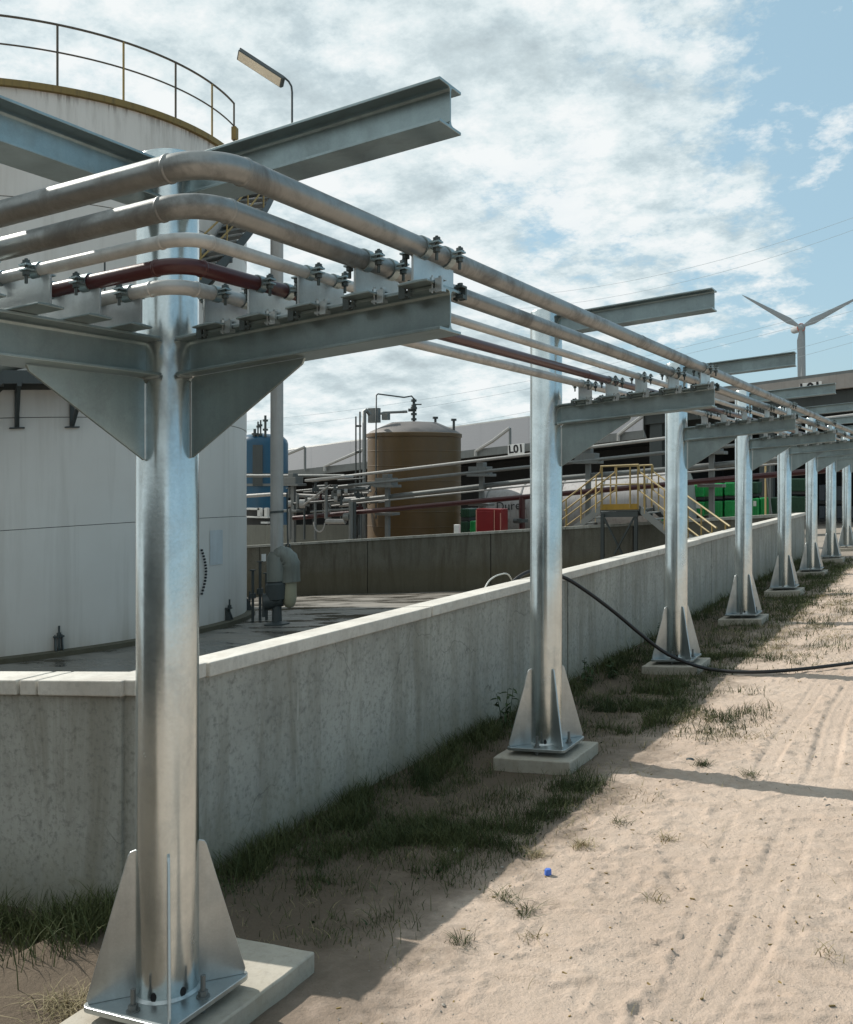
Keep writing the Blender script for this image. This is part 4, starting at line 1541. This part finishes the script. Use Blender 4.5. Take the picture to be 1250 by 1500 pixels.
for Y_, a, b in ((.6, .0, 1.), (5, 0., 1.), (10, 0, 1.)):
    q0, q1 = g0.lerp(g1, a) + Vector((0, Y_, -.30)), g0.lerp(g1, b) + Vector((0, Y_, -.30))
    MB(0).obox((q0 + q1) / 2, (q1 - q0) / 2, (0, .12, 0), (0, 0, .26)).build('roof_beam', 'dark steel', cn, 0)
sign('white L01 sign on the pale canopy fascia under the wind turbine', (1172, 560.5), (1204, 577), CY - .06, 'L01', .56)
o = MB(0).lathe([(.12, -.3), (.12, 3.4)], seg=12).build('canopy_prop', 'pale grey paint', None, 60)
# dark drums / totes under the canopy
for q, (px0, px1, y0, y1) in enumerate(((1200, 1209, 710, 738), (1200, 1209, 741, 764), (1226, 1236, 712, 738), (1226, 1236, 741, 764), (1246, 1258, 742, 764), (1262, 1280, 712, 738), (1262, 1280, 741, 764))):
    b = at((px0 + px1) / 2, y1, 44)
    root = thing('dark_tote', ('dark blue grey tote in the loading bay, upper one right of the sixth post', 'dark blue grey tote in the loading bay, lower one right of the sixth post',
                               'dark blue grey tote in the loading bay, upper one right of the seventh post', 'dark blue grey tote in the loading bay, lower one right of the seventh post',
                               'dark tote in the loading bay at the picture edge beside the eighth post', 'dark tote beyond the eighth post, upper', 'dark tote beyond the eighth post, lower')[q],
                 'container', b, 'dark totes in the loading bay', fall=False)
    p0, p1 = rel(px0, y0, 44, root), rel(px1, y1, 44, root)
    hx, h = (p1.x - p0.x) / 2, p0.z - p1.z
    MB(0).box(-hx, hx, 0, .9, .13, h).build('body', 'drum shade', root, 0, .04)
    MB(0).box(-hx, hx, .02, .88, 0, .129).build('pallet', 'dark recess', root, 0)
bpy.data.objects.remove(o)
# dark low wall closing the loading bay, thin grey props in front of it
for q, (px_, y0, y1, lab) in enumerate(((1122, 678, 765, 'thin pale upright prop behind the fourth support arm'), (1128, 680, 762, 'second thin upright prop behind the fourth support arm'), (1134, 690, 762, 'leaning thin prop beside the fifth post'))):
    b = at(px_, y1, 30)
    o = MB(0).tube([(0, 0, -.4), Vector((-.25 if q == 2 else 0, 0, 0)) + Vector((0, 0, at(px_, y0, 30).z - b.z))], .035, 6).build('thin_prop', 'handrail yellow' if q == 0 else 'grey steel', None, 60)
    o.location = b
    tag(o, lab, 'prop')

# ------------------------------------------------------------------ wind turbine and power lines
TD = 520.
tb = CAM + (VD + VR * ((1176.5 - 625) / 1415)) * TD
tb.z = K * 60
tu = thing('wind_turbine', 'white three-bladed wind turbine on the horizon above the canopy', 'wind turbine', tb, fall=False)
hub = CAM + (VD + VR * ((1173 - 625) / 1415) + Vector((0, 0, (696 - 480) / 1415))) * (TD - 6) - tb
MB(0).tube([(0, 0, 0), (0, 0, hub.z)], [2.2, 1.15], 16).build('tower', 'turbine white', tu, 60)
MB(0).tube([hub + VD * 9, hub + VD * 1, hub - VD * 1.2, hub - VD * 2.6], [1.9, 2.2, 1.8, .6], 12).build('nacelle', 'turbine white', tu, 60)
MB(0).tube([hub - VD * .9, hub - VD * 1.1], 2.3, 12).build('hub_ring', 'turbine red', tu, 60)
face = (VD * .97 + VR * .2).normalized()
side = face.cross(Vector((0, 0, 1))).normalized()
for ang in (27.5, 148.5, 268.0):
    a = R(ang)
    d = side * math.cos(a) + Vector((0, 0, 1)) * math.sin(a)
    pe = face.cross(d).normalized()
    m = MB(0)
    vs, fs = [], []
    prof = [(0, .7), (.06, .8), (.2, 1.75), (.4, 1.35), (.7, .85), (.92, .45), (1, .1)]
    for t, wd in prof:
        c = hub - face * 1.4 + d * (t * 35)
        vs += [c - pe * wd, c - face * wd * .35, c + pe * wd, c + face * wd * .35]
    for q in range(len(prof) - 1):
        for j in range(4):
            k_ = (j + 1) % 4
            fs.append((q * 4 + j, q * 4 + k_, q * 4 + 4 + k_, q * 4 + 4 + j))
    m.add(vs, fs)
    m.build('blade', 'turbine white', tu, 60)

for q, (xa, ya, xb, yb) in enumerate(((300, 622, 1300, 430), (300, 634, 1300, 441), (300, 668, 1300, 474), (300, 680, 1300, 487), (700, 455, 1300, 318), (700, 436, 1300, 300))):
    pts = []
    A = CAM + (VD + VR * ((xa - 625) / 1415) + Vector((0, 0, (696 - ya) / 1415))) * 330
    B = CAM + (VD + VR * ((xb - 625) / 1415) + Vector((0, 0, (696 - yb) / 1415))) * 250
    for t in np.linspace(0, 1, 25):
        p = A.lerp(B, float(t))
        p.z -= 5.5 * 4 * t * (1 - t)
        pts.append(p)
    o = MB(0).tube(pts, .05, 4, False).build('power_line', 'cable grey', None, 60)
    tag(o, ('thin power line, %s of the faint lines slanting across the sky counted from the bottom' % ('third', 'fourth', 'lowest', 'second', 'fifth', 'sixth')[q]) if False else
        'faint overhead power line slanting across the sky, %s from the bottom' % ('fourth', 'third', 'second', 'first', 'fifth', 'sixth')[(1, 0, 2, 3, 4, 5)[q]], 'power line', 'overhead power lines')


# ------------------------------------------------------------------ grass and small things on the ground
def blades(name, x, y, z, h, wd, lean, mat):
    n = len(x)
    az = RNG.uniform(0, 2 * math.pi, n)
    fa = RNG.uniform(0, 2 * math.pi, n)
    ln = lean * RNG.uniform(.25, 1.3, n)
    dx, dy = np.cos(az), np.sin(az)
    sx_, sy_ = np.cos(fa) * wd / 2, np.sin(fa) * wd / 2
    V = np.zeros((n, 7, 3))
    for i, (t, ww) in enumerate(((0, 1.), (.4, .85), (.75, .55))):
        cx, cy = x + dx * ln * h * t ** 1.8, y + dy * ln * h * t ** 1.8
        cz = z + h * t * (1 - .25 * ln * t)
        V[:, 2 * i] = np.stack([cx - sx_ * ww, cy - sy_ * ww, cz], 1)
        V[:, 2 * i + 1] = np.stack([cx + sx_ * ww, cy + sy_ * ww, cz], 1)
    V[:, 6] = np.stack([x + dx * ln * h, y + dy * ln * h, z + h * (1 - .3 * ln)], 1)
    base = np.arange(n) * 7
    F = np.stack([base, base + 1, base + 3, base, base + 3, base + 2, base + 2, base + 3, base + 5, base + 2, base + 5, base + 4, base + 4, base + 5, base + 6], 1).reshape(-1, 3)
    me = bpy.data.meshes.new(name)
    me.vertices.add(n * 7)
    me.vertices.foreach_set('co', V.ravel())
    me.loops.add(F.size)
    me.loops.foreach_set('vertex_index', F.ravel())
    me.polygons.add(len(F))
    me.polygons.foreach_set('loop_start', np.arange(len(F)) * 3)
    me.update(calc_edges=True)
    me.materials.append(MATS[mat])
    me.shade_smooth()
    return me


def off_pads(x, y):
    ok = np.ones(len(x), bool)
    for i, yy in enumerate(ROWY):
        b0, b1 = (-.31, .535) if i == 0 else (-.285, .285)
        ok &= ~((np.abs(x) < .285) & (y > yy + b0) & (y < yy + b1))
    return ok


def scatter(n, x0, x1, y0, y1, dens):
    x, y = RNG.uniform(x0, x1, n), RNG.uniform(y0, y1, n)
    keep = (RNG.uniform(0, 1, n) < dens(x, y)) & off_pads(x, y)
    return x[keep], y[keep]


def blob(x, y, cx, cy, rx, ry):
    return np.clip(1.3 - np.sqrt(((x - cx) / rx) ** 2 + ((y - cy) / ry) ** 2), 0, 1)


def d_green(x, y):
    cl = np.clip(fbm(x, y, 2.4, 4, 71) * 5 + .25, 0, 1)
    wallside = np.clip((-.42 - x) / .25, 0, 1)
    strip = np.clip((.62 + .25 * fbm(x, y, 1.7, 3, 74) - x) / .12, 0, 1)
    base = strip * cl * np.where(y < 1.1, .25, 1) * np.where((x > .3) & (y < 2.2), .5, 1)
    dense = blob(x, y, .1, 1.35, .4, .35) * .6 + blob(x, y, .15, 1.9, .4, .4) * .8 + blob(x, y, -.35, 1.55, .42, .55) + blob(x, y, -.1, 2.4, .5, .55) + blob(x, y, .25, 2.85, .35, .5) + blob(x, y, .3, 4.1, .25, .3) * .4 + blob(x, y, .1, 5.3, .55, .8) + blob(x, y, .2, 6.2, .5, .5)
    faru = np.clip((y - 7.4) / 1.5, 0, 1) * np.clip((.75 - x) / .3, 0, 1) * .8
    patch = blob(x, y, .85, 5.3, .35, .8) * .55 + blob(x, y, .95, 9., .6, 1.5) * .5 + blob(x, y, .8, 12.5, .6, 2) * .6
    fine = np.clip(fbm(x, y, 7.5, 3, 77) * 6 + .45, 0, 1)
    return np.clip((.25 * base + .8 * base * dense + .55 * wallside * (y > .9) * (.35 + .65 * cl) + faru * (.3 + .7 * cl) + patch * cl + .06 * dense) * (.25 + .75 * fine), 0, 1)


pieces = []
for n, x0, x1, y0, y1, hs in ((190000, -.76, .75, .7, 4.2, .074), (130000, -.76, 1.3, 4.2, 8.2, .074), (80000, -.76, 1.6, 8.2, 22, .085)):
    x, y = scatter(n, x0, x1, y0, y1, d_green)
    z = sand_height(x.copy(), y.copy()) + K * x - .004
    h = hs * (.25 + 1.35 * RNG.uniform(0, 1, len(x)) ** 2.2) * (1 + .45 * (x < -.5)) * np.where(y < 1.3, .9, 1.)
    wd = RNG.uniform(.0022, .0048, len(x)) * (1 + .12 * np.clip(y - 3, 0, 12))
    pieces.append((x, y, z, h, wd))
# tall grass against the short wall
u, v_ = RNG.uniform(-.05, 1.9, 6000), np.abs(RNG.normal(0, .22, 6000)) + .01
keep = RNG.uniform(0, 1, 6000) < np.clip(fbm(u, v_, 3.2, 3, 91) * 5 + .45, .03, 1)
u, v_ = u[keep], v_[keep]
x, y = CORNER.x + LD.x * u + LN.x * v_, CORNER.y + LD.y * u + LN.y * v_
pieces.append((x, y, sand_height(x.copy(), y.copy()) + K * x - .004, RNG.uniform(.05, .20, len(x)), RNG.uniform(.003, .0055, len(x))))
X_, Y_, Z_, H_, W_ = (np.concatenate([p[i] for p in pieces]) for i in range(5))
go = put('grass', blades('grass', X_, Y_, Z_, H_, W_, .75, 'green blades'))
tag(go, 'patchy green grass growing along the foot of the wall', 'grass', kind='stuff')


x, y = scatter(26000, -.74, .7, .8, 9, lambda a, b: np.clip(d_green(a, b) * np.clip(fbm(a, b, 5, 2, 99) * 6, 0, 1) * 1.2, 0, 1))
go = put('ground_cover', blades('ground_cover', x, y, sand_height(x.copy(), y.copy()) + K * x - .002, RNG.uniform(.012, .038, len(x)), RNG.uniform(.007, .015, len(x)), 1.8, 'weed leaves'))
tag(go, 'low broad-leaved ground cover between the grass blades', 'ground cover', kind='stuff')


def d_dry(x, y):
    cl = np.clip(fbm(x, y, 3.1, 4, 171) * 5 + .2, 0, 1)
    p = blob(x, y, .78, 5.2, .4, .9) + blob(x, y, 1.2, 4.7, .3, .35) + blob(x, y, .78, 3.2, .25, .35) + blob(x, y, .68, 2.4, .2, .35) + blob(x, y, 1.0, 8.8, .8, 1.8) + blob(x, y, .8, 12.5, .8, 3)
    return np.clip(p * cl + .22 * cl * (x < .65) + .008 * (x > .6), 0, 1)


x, y = scatter(70000, -.7, 2.4, .6, 14, d_dry)
go = put('dry_grass', blades('dry_grass', x, y, sand_height(x.copy(), y.copy()) + K * x - .003, RNG.uniform(.015, .06, len(x)), RNG.uniform(.002, .0042, len(x)) * (1 + .12 * np.clip(y - 3, 0, 12)), 1.5, 'dry blades'))
tag(go, 'straw coloured dry grass and litter along the edge of the shade', 'dry grass', kind='stuff')

TUFTS = [((.696, 1.385), 60, 'green', 'grass tuft by the shadow edge, nearer of two tufts below the blue cap'),
         ((.838, 1.281), 50, 'green', 'grass tuft in the sand, further out of the two below the blue cap'),
         ((.699, .935), 55, 'green', 'lowest grass tuft on the shadow edge near the corner pad'),
         ((.782, 2.154), 90, 'dry', 'wide greyish tuft in the sand above the blue cap'),
         ((.865, 2.531), 40, 'green', 'small grass tuft beside the shadow edge below the second post'),
         ((1.172, 2.355), 45, 'dry', 'lone dry tuft in the middle of the open sand'),
         ((1.361, 3.601), 60, 'green', 'low green tuft lying in the shadow stripe of the second post'),
         ((1.042, 3.73), 120, 'green', 'flat green tuft beside the black clod at the shadow stripe'),
         ((.949, 1.089), 25, 'dry', 'tiny dry sprig in the sand right of the lowest tuft'),
         ((2.052, 1.297), 20, 'dry', 'tiny dry sprig close to the tyre track'),
         ((1.331, 1.598), 25, 'dry', 'small dry sprig between the footprints below the middle'),
         ((.62, 1.95), 70, 'dry', 'dry tuft at the edge of shade left of the blue cap')]
for (tx, ty), n, kd, lab in TUFTS:
    n = int(n * 1.3)
    x, y = RNG.normal(0, .028, n), RNG.normal(0, .028, n)
    me = blades('grass_tuft', x, y, np.zeros(n) - .004, RNG.uniform(.02, .075, n), RNG.uniform(.002, .0045, n), 1.6, 'green blades' if kd == 'green' else 'dry blades')
    o = put('grass_tuft', me, None, (tx, ty, ground_at(tx, ty) + K * tx))
    tag(o, lab, 'grass tuft', 'grass tufts in the sand')

ml = MB()
ml.add([(0, 0, 0), (.012, .018, .004), (.010, .045, .002), (0, .07, -.012), (-.010, .045, .002), (-.012, .018, .004), (0, .03, -.003)],
       [(0, 1, 6), (1, 2, 6), (2, 3, 6), (3, 4, 6), (4, 5, 6), (5, 0, 6)])
ME_LEAF = ml.mesh('leaf', 'weed leaves', 60)
for q, (wx_, wy_, hgt, lab) in enumerate(((-.62, 4.36, .34, 'tall leafy weed at the wall foot left of the second post'), (-.57, 6.15, .30, 'dark leafy weed at the wall foot right of the second post'),
                                          (-.5, 6.55, .22, 'low leafy weed at the wall foot before the third post'), (-.6, 8.9, .3, 'leafy weed at the wall foot beyond the third post'))):
    root = thing('weed_plant', lab, 'weed', (wx_, wy_, ground_at(wx_, wy_) - .01), 'leafy weeds at the wall foot')
    for s_ in range(3):
        bx_, by_ = random.uniform(-.05, .05), random.uniform(-.05, .05)
        lx, ly = random.uniform(-.06, .06), random.uniform(-.08, .08)
        hs_ = hgt * random.uniform(.6, 1.)
        MB().tube([(bx_, by_, 0), (bx_ + lx * .5, by_ + ly * .5, hs_ * .5), (bx_ + lx, by_ + ly, hs_)], [.004, .003, .002], 5).build('stem', 'weed leaves', root, 60)
        for t in np.linspace(.15, 1., 11):
            o = put('leaf', ME_LEAF, root, (bx_ + lx * t, by_ + ly * t, hs_ * t))
            o.rotation_euler = (R(random.uniform(-50, 25)), R(random.uniform(-20, 20)), random.uniform(0, 6.28))
            s2 = random.uniform(.7, 1.25) * (1.2 - .4 * t)
            o.scale = (s2, s2, s2)

# blue bottle cap on a twig, stones, clods
z = ground_at(.77, 1.718)
bc = thing('bottle_cap', 'small bright blue plastic cap lying in the sunlit sand', 'cap', (.77, 1.718, z))
m = MB()
m.lathe([(0, .030), (.013, .030), (.016, .026), (.017, .004), (.013, .002)], seg=18)
o = m.build('cap', 'cap blue', bc, 40)
m = MB()
m.tube([(-.010, -.006, -.012), (-.009, -.006, .008)], .004, 6)
m.tube([(.012, -.004, -.012), (.011, -.004, .008)], .004, 6)
m.build('clip', 'sign white', bc, 40)


def pebble(name, lab, cat, x, y, s, mat):
    m = MB(0)
    vs, fs = [], []
    seg, rings = 9, 5
    for i in range(rings + 1):
        t = math.pi * i / rings
        for j in range(seg):
            a = 2 * math.pi * j / seg
            rr = random.uniform(.82, 1.1)
            vs.append((s * 1.4 * math.sin(t) * math.cos(a) * rr, s * math.sin(t) * math.sin(a) * rr, s * .6 * math.cos(t) * rr))
    for i in range(rings):
        for j in range(seg):
            k_ = (j + 1) % seg
            fs.append((i * seg + j, (i + 1) * seg + j, (i + 1) * seg + k_, i * seg + k_))
    m.add(vs, fs)
    o = m.build(name, mat, None, 60)
    o.location = (x, y, ground_at(x, y) + K * x + s * .2)
    o.rotation_euler = (0, 0, random.uniform(0, 3))
    return tag(o, lab, cat)


pebble('stone', 'pale flat stone lying in the shaded grass', 'stone', .208, 1.875, .022, 'stone')
pebble('clod', 'small black clod lying on the sand beside the shadow stripe', 'clod', .93, 3.86, .022, 'dark steel')
pebble('stone', 'small stone in the sand near the tyre track', 'stone', 1.86, 3.1, .012, 'dark steel')
# scattered twigs and grit: too many and too small to count
m = MB()
for _ in range(260):
    x, y = random.uniform(.5, 2.6), random.uniform(-.3, 8)
    zz1 = ground_at(x, y) + .002
    a = random.uniform(0, 6.28)
    l = random.uniform(.003, .011)
    m.obox((x, y, zz1), (l * math.cos(a), l * math.sin(a), random.uniform(-.002, .002)), (-.0025 * math.sin(a), .0025 * math.cos(a), 0), (0, 0, .0022))
o = m.build('litter', 'rim ochre', None, 0)
tag(o, 'scattered tiny twigs and grit on the sand', 'litter', kind='stuff')
m = MB()
for _ in range(1100):
    x, y = random.uniform(.45, 2.6), random.uniform(-.3, 7) * random.uniform(.2, 1)
    r_ = random.uniform(.0015, .0045) * (2.2 if random.random() < .04 else 1)
    zz1 = ground_at(x, y) + r_ * .4
    a = random.uniform(0, 3)
    ca, sa = math.cos(a) * r_, math.sin(a) * r_
    m.add([(x + ca * 1.4, y + sa * 1.4, zz1), (x - sa, y + ca, zz1), (x - ca * 1.3, y - sa * 1.3, zz1), (x + sa, y - ca, zz1), (x, y, zz1 + r_ * .8), (x, y, zz1 - r_ * .8)],
          [(0, 1, 4), (1, 2, 4), (2, 3, 4), (3, 0, 4), (1, 0, 5), (2, 1, 5), (3, 2, 5), (0, 3, 5)])
tag(m.build('gravel', 'stone', None, 0), 'fine loose gravel strewn over the sand', 'gravel', kind='stuff')
# straw clump by the corner pad
n = 260
x, y = RNG.normal(0, .07, n), RNG.normal(0, .05, n)
o = put('straw_clump', blades('straw_clump', x, y, np.zeros(n), RNG.uniform(.03, .09, n), RNG.uniform(.002, .004, n), 2.2, 'dry blades'), None, (-.42, -.08, ground_at(-.42, -.08) + K * -.42))
tag(o, 'clump of dry straw left of the corner pad', 'straw')

# ------------------------------------------------------------------ unseen dark shed added behind the camera for the steelwork to mirror
sh = thing('added_shed', 'long dark green cladded shed, unseen, added as a dark reflection for the steelwork', 'building', (-6, -17, 0))
hx, hd, he = 17., 11., 6.4
MB().box(-hx, hx, -hd, 0, -2.5, he).build('wall', 'shed cladding', sh, 0)
msh = MB().box(-.06, .06, .001, .05, -2.5, he).mesh('cladding_rib', 'shed cladding', 0)
for q in range(68):
    x_ = -hx + .25 + q * .5
    put('cladding_rib', msh, sh, (x_, 0, K * x_))
m = MB()
m.add([(-hx - .4, .5, he), (hx + .4, .5, he), (hx + .4, -hd / 2, he + 1.6), (-hx - .4, -hd / 2, he + 1.6), (hx + .4, -hd - .5, he), (-hx - .4, -hd - .5, he)], [(0, 1, 2, 3), (3, 2, 4, 5)])
m.build('roof', 'roof sheet grey', sh, 0)
for x_ in (-9., 3.):
    d_ = put('door', MB().box(-2, 2, .06, .12, -.1, 4.2).mesh('door', 'dark steel', 0), sh, (x_, 0, K * x_))
    for q in range(8):
        put('door_slat', MB().box(-1.95, 1.95, .121, .14, q * .52, q * .52 + .47).mesh('door_slat', 'dark steel', 0), d_)
